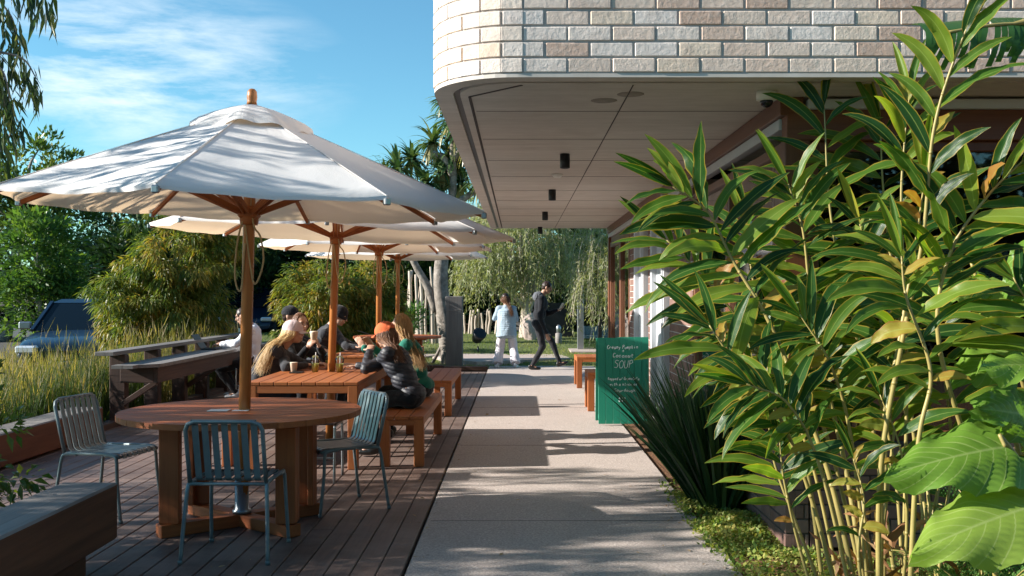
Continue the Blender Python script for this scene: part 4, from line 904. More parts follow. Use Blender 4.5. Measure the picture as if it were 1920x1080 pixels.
# ---- pandanus ----
def pandanus():
    random.seed(8); rg=np.random.default_rng(8)
    t=empty('pandanus_tree',(-1.65,22.4,0),'pandanus with spiky leaf heads and a forked pale trunk beside the timber post','tree'); d=22.3
    m=MB(); w=lambda x,y,dd=d:W(x,y,dd)
    main=spline([w(846,690),w(836,610),w(826,540),w(829,480),w(838,430),w(846,385),w(850,330),w(848,250)],5); n=len(main); m.tube(main,[.22-.15*min(1,i/n*1.15) for i in range(n)],10)
    for br in ([w(818,585),w(800,535),w(783,505),w(768,470),w(752,400),w(745,335)],[w(838,430),w(820,400),w(800,380),w(790,355)],[w(846,395),w(862,378),w(885,362),w(905,345)],[w(850,330),w(835,300),w(812,285)],[w(848,300),w(866,280),w(880,270)]):
        P=spline(br,4); m.tube(P,[.10-.05*i/len(P) for i in range(len(P))],7)
    for a in range(7): 
        an=a*.9; b=Vector((-1.62,22.3,.55)); m.tube([b,b+Vector((math.cos(an)*.34,math.sin(an)*.3,-.6))],.035,6)
    wb(m,'trunk',M['bark'],t)
    heads=[(745,318,.75),(722,330,.55),(800,345,.6),(812,268,.62),(850,225,.75),(838,190,.5),(845,300,.7),(822,372,.55),(884,268,.6),(905,340,.6),(862,345,.55),(775,372,.5),(800,405,.45),(772,300,.62),(790,385,.6),(828,325,.6),(862,312,.6),(700,352,.5),(858,252,.6)]
    for (hx,hy,sc) in heads:
        c=w(hx,hy,d+rr(-.4,.4)); N=84; ph=rg.random(N)*6.283; el=rg.uniform(-.5,1.35,N); rn=rg.random(N)*.75; V=[];Fc=[];R=[]; ns=5
        for k in range(N):
            dv=Vector((math.cos(ph[k])*math.cos(el[k]),math.sin(ph[k])*math.cos(el[k]),math.sin(el[k]))); L=sc*rg.uniform(.8,1.15); dead=el[k]<-.2; p=Vector(c); side=dv.cross(Vector((0,0,1))).normalized(); b=len(V)
            for i in range(ns+1):
                s=i/ns; wd=.040*(1-s**2.2)+.003; V.append(p-side*wd);V.append(p+side*wd); dv=(dv+Vector((0,0,-1))*(.16+.25*s+(.5 if dead else 0)*(.4))).normalized(); p=p+dv*L/ns
            for i in range(ns): Fc.append([b+2*i,b+2*i+1,b+2*i+3,b+2*i+2]); R.append(rg.uniform(.85,1) if dead else rn[k])
        npmesh('leaf_head',np.array([list(v) for v in V])-np.array(wloc(t)),np.array(Fc),G_pand,t,np.array(R),smooth=False)
pandanus()
# ---- grasses (stuff) ----
def ribbons(B,D,L,Wd,ns=3,droop=.4,rg=None):
    n=len(B); rg=rg or RNG; D=nrm(D); side=nrm(np.cross(D,rdir(n,rg))); p=B.copy(); V=[]; dv=D.copy(); g=np.array([0,0,-1.0])
    for i in range(ns+1):
        s=i/ns; w=(Wd*(1-s**1.7)+.0006).reshape(-1,1); V.append(p-side*w);V.append(p+side*w); dv=nrm(dv+g*droop*(.3+s)*.6/ns*2); p=p+dv*(L/ns).reshape(-1,1)
    V=np.stack(V,1).reshape(-1,3); k=2*(ns+1); i0=np.arange(n)[:,None]*k; Fc=np.concatenate([np.stack([i0[:,0]+2*i,i0[:,0]+2*i+1,i0[:,0]+2*i+3,i0[:,0]+2*i+2],1) for i in range(ns)],1).reshape(-1,4)
    return V,Fc
G_grass=leafmat('tall meadow grass',[(.016,.036,.012),(.038,.066,.018),(.075,.095,.028),(.16,.14,.05),(.33,.235,.12)],.35,.6)
def tall_grass():
    rg=np.random.default_rng(3); T=[]
    for _ in range(620):
        y=rg.uniform(7.5,17.8)
        if y<10.8: x=-4.85-rg.random()**1.3*3.4
        else: x=-4.85-rg.random()**1.2*4.2
        T.append((x,y))
    T=np.array(T); n=len(T); per=64; idx=np.repeat(np.arange(n),per); N=len(idx)
    B=np.concatenate([T[idx]+rg.normal(size=(N,2))*.07,np.full((N,1),-.06)],1); D=np.concatenate([rg.normal(size=(N,2))*.20,np.ones((N,1))],1)
    H=rg.uniform(.55,1.05,n)*(.8+.25*(T[:,1]>12)); H=np.where((T[:,0]<-5.7),H*.60,H); L=H[idx]*rg.uniform(.6,1.1,N); V,Fc=ribbons(B,D,L,rg.uniform(.002,.0045,N),3,.10,rg)
    tone=rg.random(n)**1.2; tone=np.where(T[:,1]>13.5,tone*.5+.45,tone*.45); R=np.clip(tone[idx]*.8+rg.random(N)*.25,0,1)
    # seed heads: feathery stems standing above
    m=9000; j=rg.integers(0,n,m); B2=np.concatenate([T[j]+rg.normal(size=(m,2))*.1,(H[j]*rg.uniform(.55,1.0,m)).reshape(-1,1)],1); V2,F2=ribbons(B2,np.concatenate([rg.normal(size=(m,2))*.25,np.ones((m,1))],1),rg.uniform(.08,.22,m),rg.uniform(.002,.006,m),2,.2,rg)
    V_=np.concatenate([V,V2]); 
    o=npmesh('tall_grass',V_,np.concatenate([Fc,F2+len(V)]),G_grass,None,np.concatenate([np.repeat(R,3),np.repeat(rg.uniform(.65,1,m),2)]),smooth=False); o['kind']='stuff'; tag(o,'tall wild grasses with tan seed heads behind the counter rail','grass')
tall_grass()
def lawn_grass():
    rg=np.random.default_rng(4); N=42000; x=rg.uniform(-9,2.9,N); y=20.3+rg.random(N)**1.3*12; z=-.03+.03*np.sin(x*1.3)*np.sin(y*.9)+np.clip((y-22)/30,0,.3)
    keep=np.ones(N,bool)
    V,Fc=ribbons(np.stack([x,y,z],1)[keep],np.concatenate([rg.normal(size=(N,2))*.4,np.ones((N,1))],1),rg.uniform(.025,.06,N),rg.uniform(.003,.007,N),1,.2,rg)
    gm=leafmat('lawn grass',[(.07,.11,.02),(.12,.17,.03),(.20,.22,.06),(.27,.24,.10)],.3,.6)
    nz=np.sin(x*2.1+np.sin(y*1.7))*.5+.5
    o=npmesh('lawn_grass',V,Fc,gm,None,np.clip(nz*.5+rg.random(N)*.5,0,1),smooth=False); o['kind']='stuff'; tag(o,'short mown lawn grass round the stone slabs','grass')
lawn_grass()
def groundcover():
    rg=np.random.default_rng(6); N=30000; y=rg.uniform(3.4,8.0,N); x=rg.uniform(1.12,1.72,N); x=np.where(y<5.7,1.10+(x-1.1)*2.4,x); u=np.clip((x-1.12)/.3,0,1)
    dens=(np.sin(x*9+np.sin(y*7))*np.sin(y*6.3+x*3)+1)/2; k=rg.random(N)<(.35+.65*dens)*np.clip((8.2-y)/1.5,0,1); x=x[k];y=y[k];dens=dens[k];n=len(x)
    x=x+rg.normal(size=n)*.02; z=-.02+.07*dens*rg.random(n)+.01
    B=np.stack([x,y,z],1); D=nrm(np.concatenate([rg.normal(size=(n,2)),rg.uniform(.1,.9,(n,1))],1)); L=rg.uniform(.018,.04,n); V,Fc=leaves_rhomb(B,D,nrm(np.array([[0,0,1.0]])+rdir(n,rg)*.5),L,L*.6)
    o=npmesh('ground_cover',V,Fc,leafmat('ground cover leaves',[(.06,.13,.03),(.14,.22,.045),(.30,.32,.08),(.42,.34,.12)],.3,.5),None,np.clip(dens*.3+rg.random(n)*.7,0,1),smooth=False); o['kind']='stuff'; tag(o,'low green and yellow ground cover along the path edge','ground cover')
groundcover()
def strap_plant(base,N,L,label,mat,spread=.75,width=.013,seed=1,droop=.9,name='strap_leaf_plant'):
    rg=np.random.default_rng(seed); t=empty(name,base,label,'plant')
    a=rg.random(N)*6.283; r=rg.random(N)**.6; B=np.stack([base[0]+np.cos(a)*.16*r,base[1]+np.sin(a)*.30*r,np.full(N,base[2])],1)
    D=np.stack([np.cos(a)*spread*r,np.sin(a)*spread*r,np.ones(N)],1)+rg.normal(size=(N,3))*.12; V,Fc=ribbons(B,D,L*rg.uniform(.65,1.15,N),np.full(N,width)*rg.uniform(.7,1.2,N),7,droop*1.0,rg)
    npmesh('leaves',V-np.array(base),Fc,mat,t,np.repeat(np.clip(rg.random(N),0,1),7)); return t
G_strap=leafmat('dark strap leaves',[(.010,.026,.012),(.020,.05,.02),(.035,.075,.025),(.06,.10,.03)],.15,.35)
strap_plant((1.43,7.15,-.02),520,1.02,'dark spiky strap leaved plant between the path and the brick plinth, nearest',G_strap,.50,.015,1,.55)
strap_plant((1.45,8.2,-.02),300,.85,'dark strap leaved plant just in front of the green board',G_strap,.48,.012,2,.5)
strap_plant((1.45,9.6,-.02),110,.6,'farther strap leaved plant beside the white steel column',G_strap,.45,.011,3,.5)
leafy_tree('shrub','dark glossy shrub at the left edge above the timber sleeper seat',(-3.05,5.6,0),[((-3.02,5.5,.72),(.20,.3,.34)),((-3.2,5.6,.4),(.3,.3,.3))],46,26,.075,G_gum2,M['bark'],None,.02,.13,19,cat='shrub',fold=True,ltype=.45)
def litter():
    rg=np.random.default_rng(12); N=420; y=rg.uniform(3.6,19,N); x=rg.uniform(-4.4,1.1,N); a=rg.random(N)*6.28
    x[:90]=rg.normal(-.62,.06,90); x[90:150]=rg.normal(1.05,.06,60)
    B=np.stack([x,y,np.full(N,.004)],1); D=np.stack([np.cos(a),np.sin(a),rg.uniform(0,.25,N)],1); L=rg.uniform(.018,.06,N)
    V,Fc=leaves_fold(B,D,np.array([[0,0,1.0]])+rg.normal(size=(N,3))*.3,L,L*rg.uniform(.15,.4,N),.0); V[:,2]=np.maximum(V[:,2],.003)
    o=npmesh('fallen_leaves',V,Fc,leafmat('fallen leaves',[(.30,.20,.10),(.45,.33,.20),(.22,.12,.06)],.1,.8),None,np.repeat(rg.random(N),2),smooth=False); o['kind']='stuff'; tag(o,'small dry leaves scattered over the deck and path','leaves')
litter()
# ---- big leaf plants on the right ----
class LeafSet:
    def __init__(s): s.V=[];s.F=[];s.R=[];s.G=[];s.n=0
    def add(s,V,F,R,G): s.V.append(V);s.F.append(F+s.n);s.R.append(R);s.G.append(G);s.n+=len(V)
    def build(s,name,mat,parent,base): return npmesh(name,np.concatenate(s.V)-np.array(base),np.concatenate(s.F),mat,parent,np.concatenate(s.R),np.concatenate(s.G),True)
def blade(ls,b,d,nrm_,L,Wd,rnd,bend=.5,fold=.25,wav=.0,nv=10,nu=2,roll=0,tw=0):
    b=Vector(b);d=Vector(d).normalized();n=Vector(nrm_); n=(n-d*n.dot(d)).normalized(); V=[];G=[]; K=2*nu+1; p=b.copy(); ph=random.random()*6
    for i in range(nv+1):
        s=i/nv; w=Wd*.5*max(.02,(math.sin(math.pi*min(1,s**.85))**.75)) if s<1 else .0006
        side=d.cross(n).normalized(); nn=side.cross(d)
        for j in range(K):
            u=(j-nu)/nu; q=p+side*w*u+nn*(abs(u)*w*fold+ wav*math.sin(s*17+ph+ (2 if u>0 else 0))*abs(u)*w)
            V.append(q[:]);G.append((u,s*L*6+rnd*10,rnd))
        ang=bend/nv*(.4+1.2*s); g=Vector((0,0,-1)); ax=d.cross(g)
        if ax.length>.05: R_=Matrix.Rotation(ang,3,ax.normalized()); d=R_@d; n=R_@n
        if tw: n=Matrix.Rotation(tw/nv,3,d)@n
        p=p+d*L/nv
    F_=[[i*K+j,i*K+j+1,(i+1)*K+j+1,(i+1)*K+j] for i in range(nv) for j in range(K-1)]
    ls.add(np.array(V),np.array(F_),np.full(len(F_),rnd),np.array(G))
G_ging=leafmat('ginger leaves',[(.012,.048,.010),(.028,.090,.014),(.065,.145,.018),(.15,.23,.026),(.36,.34,.045)],.47,.32,edge=(.46,.30,.04),spec=.35)
G_yel=leafmat('yellowing leaves',[(.16,.20,.03),(.30,.26,.04),(.36,.19,.04),(.24,.10,.03)],.4,.4,edge=(.30,.10,.03))
M['cane']=plain('yellow green cane',(.30,.24,.075),.45,0,.35,10)
M['husk']=plain('dry husk',(.36,.17,.07),.8,0,.4,20)
def ginger(name_label,base,shoots,seed,cat='plant'):
    random.seed(seed); t=empty('ginger_plant',base,name_label,cat,'leafy ginger clumps in the right garden bed')
    for sh in shoots:
        P=spline(sh['p'],10); m=MB(); n=len(P); r0=sh.get('r',.013); m.tube(P,[r0*(1-.75*(i/(n-1))**1.2) for i in range(n)],8)
        for i in range(3,n-2,7):   # sheath rings
            m.lathe([(r0*(1-.75*i/n)*1.12,-.006),(r0*(1-.75*i/n)*1.18,.0),(r0*(1-.75*i/n),.012)],P[i],8,axis=(P[i+1]-P[i]))
        st=wb(m,'stem',M['cane'],t)
        ls=LeafSet(); ly=LeafSet(); Ltot=sum((P[i+1]-P[i]).length for i in range(n-1)); s0=sh.get('s0',.35)-.07; nl=int(sh.get('n',16)*1.45); LL=sh.get('L',.42)
        pl=Vector(sh.get('plane',(0,-1,0))) # normal of the plane the two leaf rows lie in
        for k in range(nl):
            s=s0+(1-s0)*(k+.3)/nl; q=s*(n-1); i=min(n-2,int(q)); p=P[i].lerp(P[i+1],q-i); tg=(P[i+1]-P[i]).normalized(); side=tg.cross(pl).normalized()*(1 if k%2 else -1)
            yaw=rr(-.6,.6); side=(side*math.cos(yaw)+pl*math.sin(yaw)).normalized(); an=sh.get('an',1.02)-.55*max(0,(s-.75)/.25)+rr(-.15,.15)
            d=tg*math.cos(an)+side*math.sin(an); nn=Vector((-.55,-.75,.75))+Vector((rr(-.4,.4),rr(-.4,.4),rr(-.3,.3)))
            L=LL*rr(.72,1.12)*(1-.35*max(0,(s-.8)/.2))*(.75+.25*min(1,(s-s0)/.15)); yel=random.random()<sh.get('y',.11)
            blade(ly if yel else ls,p,d,nn,L*(.5 if yel else 1),L*rr(.13,.20),random.random()*.8+.0,rr(.35,1.1),rr(.15,.45),rr(.1,.35),tw=rr(-.6,.6))
        if sh.get('tip',1): 
            for q in range(2): blade(ls,P[-1],(P[-1]-P[-3]).normalized()+Vector((rr(-.25,.25),rr(-.2,.2),0)),(-.6,-.8,.2),LL*.75,LL*.10,random.random(),.3,.8)
        if ls.n: ls.build('leaves',G_ging,st,wloc(t))
        if ly.n: ly.build('yellow_leaves',G_yel,st,wloc(t))
    return t
def wp(*a): return [W(*q) for q in a]
base=(1.72,4.55,-.02)
ginger('leafy ginger clump in the middle, its canes fanning from the ground right of the path',base,[
 dict(p=wp((1632,1230,4.45),(1560,910,4.55),(1500,740,4.6),(1440,600,4.65),(1375,490,4.7),(1327,398,4.7),(1262,350,4.65)),n=24,L=.43,s0=.42,plane=(.25,-1,0),r=.014),
 dict(p=wp((1640,1230,4.6),(1590,900,4.75),(1545,700,4.85),(1520,560,4.9),(1505,430,4.9),(1478,345,4.9)),n=22,L=.42,s0=.38,r=.013),
 dict(p=wp((1650,1230,4.3),(1655,850,4.35),(1690,620,4.4),(1715,470,4.4),(1735,330,4.35)),n=20,L=.42,s0=.42,r=.015,y=.22,an=1.05),
 dict(p=wp((1600,1230,4.5),(1520,930,4.45),(1455,770,4.4),(1385,690,4.4),(1330,610,4.4)),n=15,L=.42,s0=.45,r=.012,plane=(.3,-1,.1)),
 dict(p=wp((1610,1230,4.8),(1560,950,4.95),(1490,760,5.05),(1400,620,5.1),(1320,520,5.1),(1250,450,5.1)),n=22,L=.44,s0=.4,r=.012),
 dict(p=wp((1655,1230,4.6),(1660,880,4.7),(1655,660,4.8),(1640,520,4.9),(1612,420,4.9)),n=20,L=.40,s0=.4,r=.012),
 dict(p=wp((1620,1230,4.35),(1545,900,4.3),(1480,760,4.25),(1400,720,4.2)),n=13,L=.36,s0=.5,r=.010,plane=(.3,-1,.1)),
 dict(p=wp((1640,1230,4.5),(1600,850,4.45),(1560,690,4.4),(1500,590,4.4)),n=15,L=.38,s0=.45,r=.011,y=.12),
 dict(p=wp((1600,1230,4.9),(1520,860,5.0),(1440,690,5.1),(1350,610,5.15)),n=15,L=.40,s0=.45,r=.010),
 dict(p=wp((1560,1230,4.5),(1500,1030,4.45),(1470,900,4.4),(1462,830,4.4)),n=7,L=.30,s0=.5,r=.009),
 dict(p=wp((1680,1230,4.3),(1700,1000,4.25),(1690,850,4.2),(1650,740,4.2)),n=9,L=.30,s0=.5,r=.009,y=.3),
 dict(p=wp((1640,1230,4.15),(1610,1050,4.1),(1620,940,4.1),(1600,860,4.1)),n=7,L=.26,s0=.5,r=.008,y=.4),
 dict(p=wp((1700,1230,4.9),(1680,900,5.0),(1640,720,5.0),(1590,600,5.0)),n=15,L=.42,s0=.35,r=.011),
 dict(p=wp((1590,1230,4.7),(1500,1000,4.75),(1450,860,4.8),(1440,760,4.8)),n=9,L=.34,s0=.5,r=.010),
],71)
ginger('tall ginger shoots rising in front of the brick facade at the upper right',(2.05,4.3,-.02),[
 dict(p=wp((1650,1250,4.2),(1650,900,4.2),(1690,650,4.15),(1730,450,4.1),(1750,250,4.05),(1790,110,4.0),(1850,-30,3.95)),n=13,L=.36,s0=.5,r=.013,an=.5,y=.05),
 dict(p=wp((1690,1250,4.7),(1700,700,4.8),(1690,400,4.8),(1695,280,4.8),(1705,180,4.8)),n=8,L=.40,s0=.70,r=.010,an=.65),
 dict(p=wp((1900,1250,4.2),(1830,900,4.2),(1760,640,4.1),(1780,480,4.1),(1850,370,4.05),(1930,290,4.0)),n=18,L=.42,s0=.5,r=.013,an=.8),
 dict(p=wp((1700,1250,4.0),(1720,850,4.0),(1745,700,4.0),(1700,560,4.0),(1690,480,4.0)),n=12,L=.36,s0=.5,r=.012,y=.3,an=1.1),
 dict(p=wp((2000,1250,4.3),(1980,900,4.3),(1960,650,4.3),(1900,520,4.3)),n=12,L=.4,s0=.4,r=.012),
],72)
ginger('shaded ginger clump close to the dark windows under the soffit',(2.3,5.45,-.02),[
 dict(p=wp((1700,1230,5.4),(1620,700,5.45),(1560,420,5.5),(1545,200,5.5)),n=12,L=.52,s0=.5,y=.0),
 dict(p=wp((1760,1230,5.5),(1700,700,5.55),(1660,400,5.6),(1650,230,5.6)),n=12,L=.52,s0=.5,y=.0),
 dict(p=wp((1560,1230,5.3),(1500,800,5.3),(1420,560,5.35),(1400,420,5.4)),n=14,L=.46,s0=.4,y=.03),
 dict(p=wp((1800,1230,5.2),(1790,900,5.2),(1770,700,5.2),(1740,560,5.2)),n=14,L=.46,s0=.35,y=.0),
 dict(p=wp((1650,1230,5.1),(1560,850,5.1),(1500,700,5.1),(1460,600,5.1)),n=14,L=.44,s0=.35,y=.03),
],73)
def dead_leaves():
    random.seed(9); t=empty('dry_husk_pile',(1.75,4.55,0),'dry brown husks and leaf litter round the ginger canes','leaf litter'); m=MB(); ls=LeafSet()
    for k in range(90):
        x=1.72+rr(-.28,.3);y=4.5+rr(-.3,.35);z=rr(0,.42)
        blade(ls,(x,y,z),(rr(-.5,.5),rr(-.5,.5),rr(-.4,1)),(rr(-1,1),rr(-1,1),.4),rr(.10,.26),rr(.02,.05),random.random(),rr(.5,1.6),.6,.5,nv=6)
    n=leafmat('dry leaves',[(.20,.09,.04),(.35,.18,.08),(.42,.26,.14),(.16,.07,.04)],.2,.8); ls.build('husks',n,t,wloc(t)); t['kind']='stuff'
    for i in range(12):
        a=Vector((1.72+rr(-.22,.25),4.5+rr(-.25,.3),0)); m.tube([a,a+Vector((rr(-.12,.12),rr(-.1,.1),rr(.5,1.0)))],[.012,.006],6)
    wb(m,'old_canes',M['cane'],t)
dead_leaves()
# ---- elephant ear ----
G_ele=leafmat('elephant ear leaf',[(.09,.20,.028),(.15,.27,.035),(.23,.33,.055)],.38,.42)
def ele_nodes():
    n=G_ele; nt=n.node_tree; at=nt.nodes.new('ShaderNodeAttribute'); at.attribute_name='g'; sx=nt.nodes.new('ShaderNodeSeparateXYZ'); nt.links.new(at.outputs['Vector'],sx.inputs[0])
    p=nt.nodes['Principled BSDF']; ab=nt.nodes.new('ShaderNodeMath'); ab.operation='ABSOLUTE'; nt.links.new(sx.outputs[0],ab.inputs[0])
    m1=nt.nodes.new('ShaderNodeMath'); m1.operation='MULTIPLY_ADD'; m1.inputs[1].default_value=-.35; nt.links.new(ab.outputs[0],m1.inputs[0]); nt.links.new(sx.outputs[1],m1.inputs[2])
    m2=nt.nodes.new('ShaderNodeMath'); m2.operation='MULTIPLY'; m2.inputs[1].default_value=9; nt.links.new(m1.outputs[0],m2.inputs[0])
    fr=nt.nodes.new('ShaderNodeMath'); fr.operation='PINGPONG'; fr.inputs[1].default_value=.5; nt.links.new(m2.outputs[0],fr.inputs[0])
    r=nt.nodes.new('ShaderNodeMapRange'); r.inputs[1].default_value=0; r.inputs[2].default_value=.07; r.inputs[3].default_value=1; r.inputs[4].default_value=0; nt.links.new(fr.outputs[0],r.inputs[0])
    r2=nt.nodes.new('ShaderNodeMapRange'); r2.inputs[1].default_value=0; r2.inputs[2].default_value=.05; r2.inputs[3].default_value=1; r2.inputs[4].default_value=0; nt.links.new(ab.outputs[0],r2.inputs[0])
    mx=nt.nodes.new('ShaderNodeMath'); mx.operation='MAXIMUM'; nt.links.new(r.outputs[0],mx.inputs[0]); nt.links.new(r2.outputs[0],mx.inputs[1])
    src=p.inputs['Base Color'].links[0].from_socket; c=nt.nodes.new('ShaderNodeMix'); c.data_type='RGBA'; mm=nt.nodes.new('ShaderNodeMath'); mm.operation='MULTIPLY'; mm.inputs[1].default_value=.6; nt.links.new(mx.outputs[0],mm.inputs[0]); nt.links.new(mm.outputs[0],c.inputs[0]); nt.links.new(src,c.inputs[6]); c.inputs[7].default_value=(.42,.50,.18,1); nt.links.new(c.outputs[2],p.inputs['Base Color'])
ele_nodes()
def ele_leaf(ls,b,tip,nrm_,wid,rnd,curl=.12):
    b=Vector(b);tip=Vector(tip);L=(tip-b).length;d=(tip-b)/L;n=Vector(nrm_);n=(n-d*n.dot(d)).normalized();side=d.cross(n); nv,nu=26,9;K=2*nu+1;V=[];G=[];ph=random.random()*6
    for i in range(nv+1):
        s=i/nv; w=wid*.5*(1.0-(max(0,s-.18)/.82)**1.55)**.85*min(1,.86+s*1.2) if s<.999 else .002
        for j in range(K):
            u=(j-nu)/nu; back=-.20*L*abs(u)**1.2*max(0,1-s*1.6)   # lobes reach back of the stalk
            q=b+d*(s*L+back)+side*(w*u)
            vv=(s-.35*abs(u))*9; z=-curl*L*(abs(u)**2)*.8-curl*L*1.2*(s**2)+.017*abs(math.sin(math.pi*vv))*min(1,abs(u)*3)+ .026*math.sin(s*17+ph+u*4)*abs(u)**3+.012*math.sin(s*7+ph)*u
            q=q+n*z; V.append(q[:]);G.append((u,s,rnd))
    F_=[[i*K+j,i*K+j+1,(i+1)*K+j+1,(i+1)*K+j] for i in range(nv) for j in range(K-1)]
    ls.add(np.array(V),np.array(F_),np.full(len(F_),rnd),np.array(G))
def elephant(base,leaves,label,seed):
    random.seed(seed); t=empty('elephant_ear_plant',base,label,'plant','elephant ear plants at the right edge')
    for (b,tip,n,w) in leaves:
        m=MB(); bb=Vector(base); B_=Vector(b); m.tube(spline([bb,bb.lerp(B_,.55)+Vector((.03,0,.12)),B_+Vector((.0,.02,.03)),B_],6),[.014]*6+[.011]*6+[.008]*7,8); s=wb(m,'stalk',M['cane'],t)
        ls=LeafSet(); ele_leaf(ls,b,tip,n,w,random.random()); ls.build('leaf',G_ele,s,wloc(t))
elephant((2.25,3.9,0),[(W(1885,838,3.9),W(1672,868,3.75),(-.45,-.75,.75),.36),(W(1950,945,3.8),W(1722,1008,3.6),(-.4,-.7,.8),.42),(W(1960,690,3.9),W(1850,665,3.7),(-.7,-.6,.5),.30),(W(1930,780,4.1),W(1850,760,3.9),(-.6,-.8,.3),.28)],'elephant ear plant with large bright corrugated leaves at the lower right edge',4)
elephant((2.6,4.9,0),[(W(1830,520,4.7),W(1735,560,4.5),(-.3,-.5,.9),.34),(W(1800,505,4.9),W(1700,545,4.8),(-.3,-.4,.9),.3),(W(1930,560,4.5),W(1840,580,4.3),(-.2,-.5,.9),.36),(W(1900,655,4.6),W(1790,700,4.4),(-.4,-.7,.7),.3),(W(1960,470,4.5),W(1890,560,4.4),(-.5,-.8,.3),.26)],'shadier elephant ear plant below the menu sheets',5)
# banana leaf across the facade
def banana():
    random.seed(2); t=empty('banana_plant',(3.0,4.4,0),'banana plant with one broad torn leaf crossing the brick facade at the top right','plant'); ls=LeafSet()
    m=MB(); a=W(2060,60,4.3); m.tube(spline([(3.0,4.4,0),(2.95,4.4,1.5),a,W(1900,45,4.25),W(1770,62,4.2)],8),[.07]*8+[.05]*8+[.014]*8+[.008]*9,8); wb(m,'stem',M['cane'],t)
    P=spline([W(2060,60,4.3),W(1900,45,4.25),W(1735,60,4.2)],14); n=len(P)
    for i in range(n-1):   # strips of the torn blade hang from the midrib
        s=i/(n-1); wd=.20*math.sin(math.pi*min(1,(1-s)**.6*.75+.12)); 
        if i in (9,17): continue
        V=[];G=[]; p0,p1=P[i],P[i+1]; L1=Vector((.015*math.sin(i),-.02,-wd*(.85+.15*math.sin(i*1.7)))) 
        for q,(p) in enumerate((p0,p1)):
            for j in range(5): u=j/4; V.append((p+L1*u+Vector((-.06*u,-.05*math.sin(u*2.5),0)))[:]); G.append((u,s*4+q*.2,.3))
        F_=[[j,j+1,6+j,5+j] for j in range(4)]; ls.add(np.array(V),np.array(F_),np.full(4,.15+.1*(i%3)),np.array(G))
        V=[(Vector(v)*1)[:] for v in V]; up=[]
        for q,(p) in enumerate((p0,p1)):
            for j in range(4): u=j/3; up.append((p+Vector((-.02*u,.16*u*wd/.2,.055*u+.02*math.sin(u*3))))[:])
        ls.add(np.array(up),np.array([[j,j+1,5+j,4+j] for j in range(3)]),np.full(3,.3),np.array([(j/3,s,.3) for q in range(2) for j in range(4)]))
    ls.build('leaf',G_ban,t,wloc(t))
G_ban=leafmat('banana leaf',[(.03,.10,.025),(.05,.13,.03),(.09,.17,.03)],.35,.35)
banana()
def fern(base,n,L,label,seed):
    random.seed(seed); rg=np.random.default_rng(seed); t=empty('fern',base,label,'fern','ferns at the foot of the ginger'); B=[];D=[];Nn=[];Ln=[];R=[]; m=MB()
    for k in range(n):
        a=rr(0,6.28); el=rr(.5,1.3); d=Vector((math.cos(a)*math.cos(el),math.sin(a)*math.cos(el),math.sin(el))); p=Vector(base); LL=L*rr(.7,1.15); P=[]; tone=random.random()
        for i in range(22):
            P.append(p.copy()); d=(d+Vector((0,0,-.075))).normalized(); p=p+d*LL/22
            s=i/22; side=d.cross(Vector((0,0,1))).normalized()
            for sg in (-1,1):
                sub=LL*.26*math.sin(math.pi*min(1,s*.85+.12)); q=p.copy(); sd=(side*sg+d*.45+Vector((0,0,-.15))).normalized()
                for w in range(6): 
                    qq=p+sd*sub*(w+.5)/6
                    for s2 in(-1,1): B.append(qq[:]);D.append((sd*.6+d*s2)[:]);Nn.append((0,rr(-.3,.3),1));Ln.append(sub*.20*(1.15-w/7));R.append(tone)
        m.tube(P,[.003]*len(P),4)
    V,Fc=leaves_rhomb(np.array(B),np.array(D),nrm(np.array(Nn)),np.array(Ln),np.array(Ln)*.55); npmesh('fronds',V-np.array(base),Fc,G_mid2,t,np.repeat(np.array(R),1),smooth=False); wb(m,'stalks',M['cane'],t)
G_mid2=leafmat('fern green',[(.05,.13,.03),(.09,.20,.05),(.16,.28,.08)],.4,.45)
fern((1.95,4.15,.12),24,.46,'bright fern at the bottom right, below the elephant ear leaves',1); fern((1.68,4.05,.02),16,.36,'small fern at the foot of the ginger canes, bottom edge',2); fern((2.15,4.55,.30),22,.42,'darker fern behind the ginger canes',3)
# ================= people =================
import mathutils.noise as mnoise
def sph(m,c,r,n=16,k=10,Mx=None):
    c=Vector(c); rx,ry,rz=(r,r,r) if not hasattr(r,'__len__') else r; vs=[c+((Mx@Vector((0,0,-rz))) if Mx else Vector((0,0,-rz)))];
    for i in range(1,k):
        a=math.pi*i/k
        for j in range(n):
            b=2*math.pi*j/n; v=Vector((rx*math.sin(a)*math.cos(b),ry*math.sin(a)*math.sin(b),-rz*math.cos(a))); vs.append(c+(Mx@v if Mx else v))
    vs.append(c+((Mx@Vector((0,0,rz))) if Mx else Vector((0,0,rz)))); fs=[[0,1+(j+1)%n,1+j] for j in range(n)]
    for i in range(k-2):
        for j in range(n): fs.append([1+i*n+j,1+i*n+(j+1)%n,1+(i+1)*n+(j+1)%n,1+(i+1)*n+j])
    L=len(vs)-1; fs+=[[L,1+(k-2)*n+j,1+(k-2)*n+(j+1)%n] for j in range(n)]
    m.add(vs,fs,None,True)
def cap(m,a,b,ra,rb,n=14):
    a=Vector(a);b=Vector(b);d=(b-a); L=d.length
    if L<1e-4: sph(m,a,ra); return
    d/=L; P=[];R=[]
    for i in range(4): q=math.pi/2*i/4; P.append(a-d*ra*math.cos(q)*1.0); R.append(max(.0008,ra*math.sin(q)))
    for i in range(4): s=i/3; P.append(a.lerp(b,s)); R.append(ra+(rb-ra)*s)
    for i in range(1,5): q=math.pi/2*i/4; P.append(b+d*rb*math.sin(q)); R.append(max(.0008,rb*math.cos(q)))
    m.tube(P,R,n)
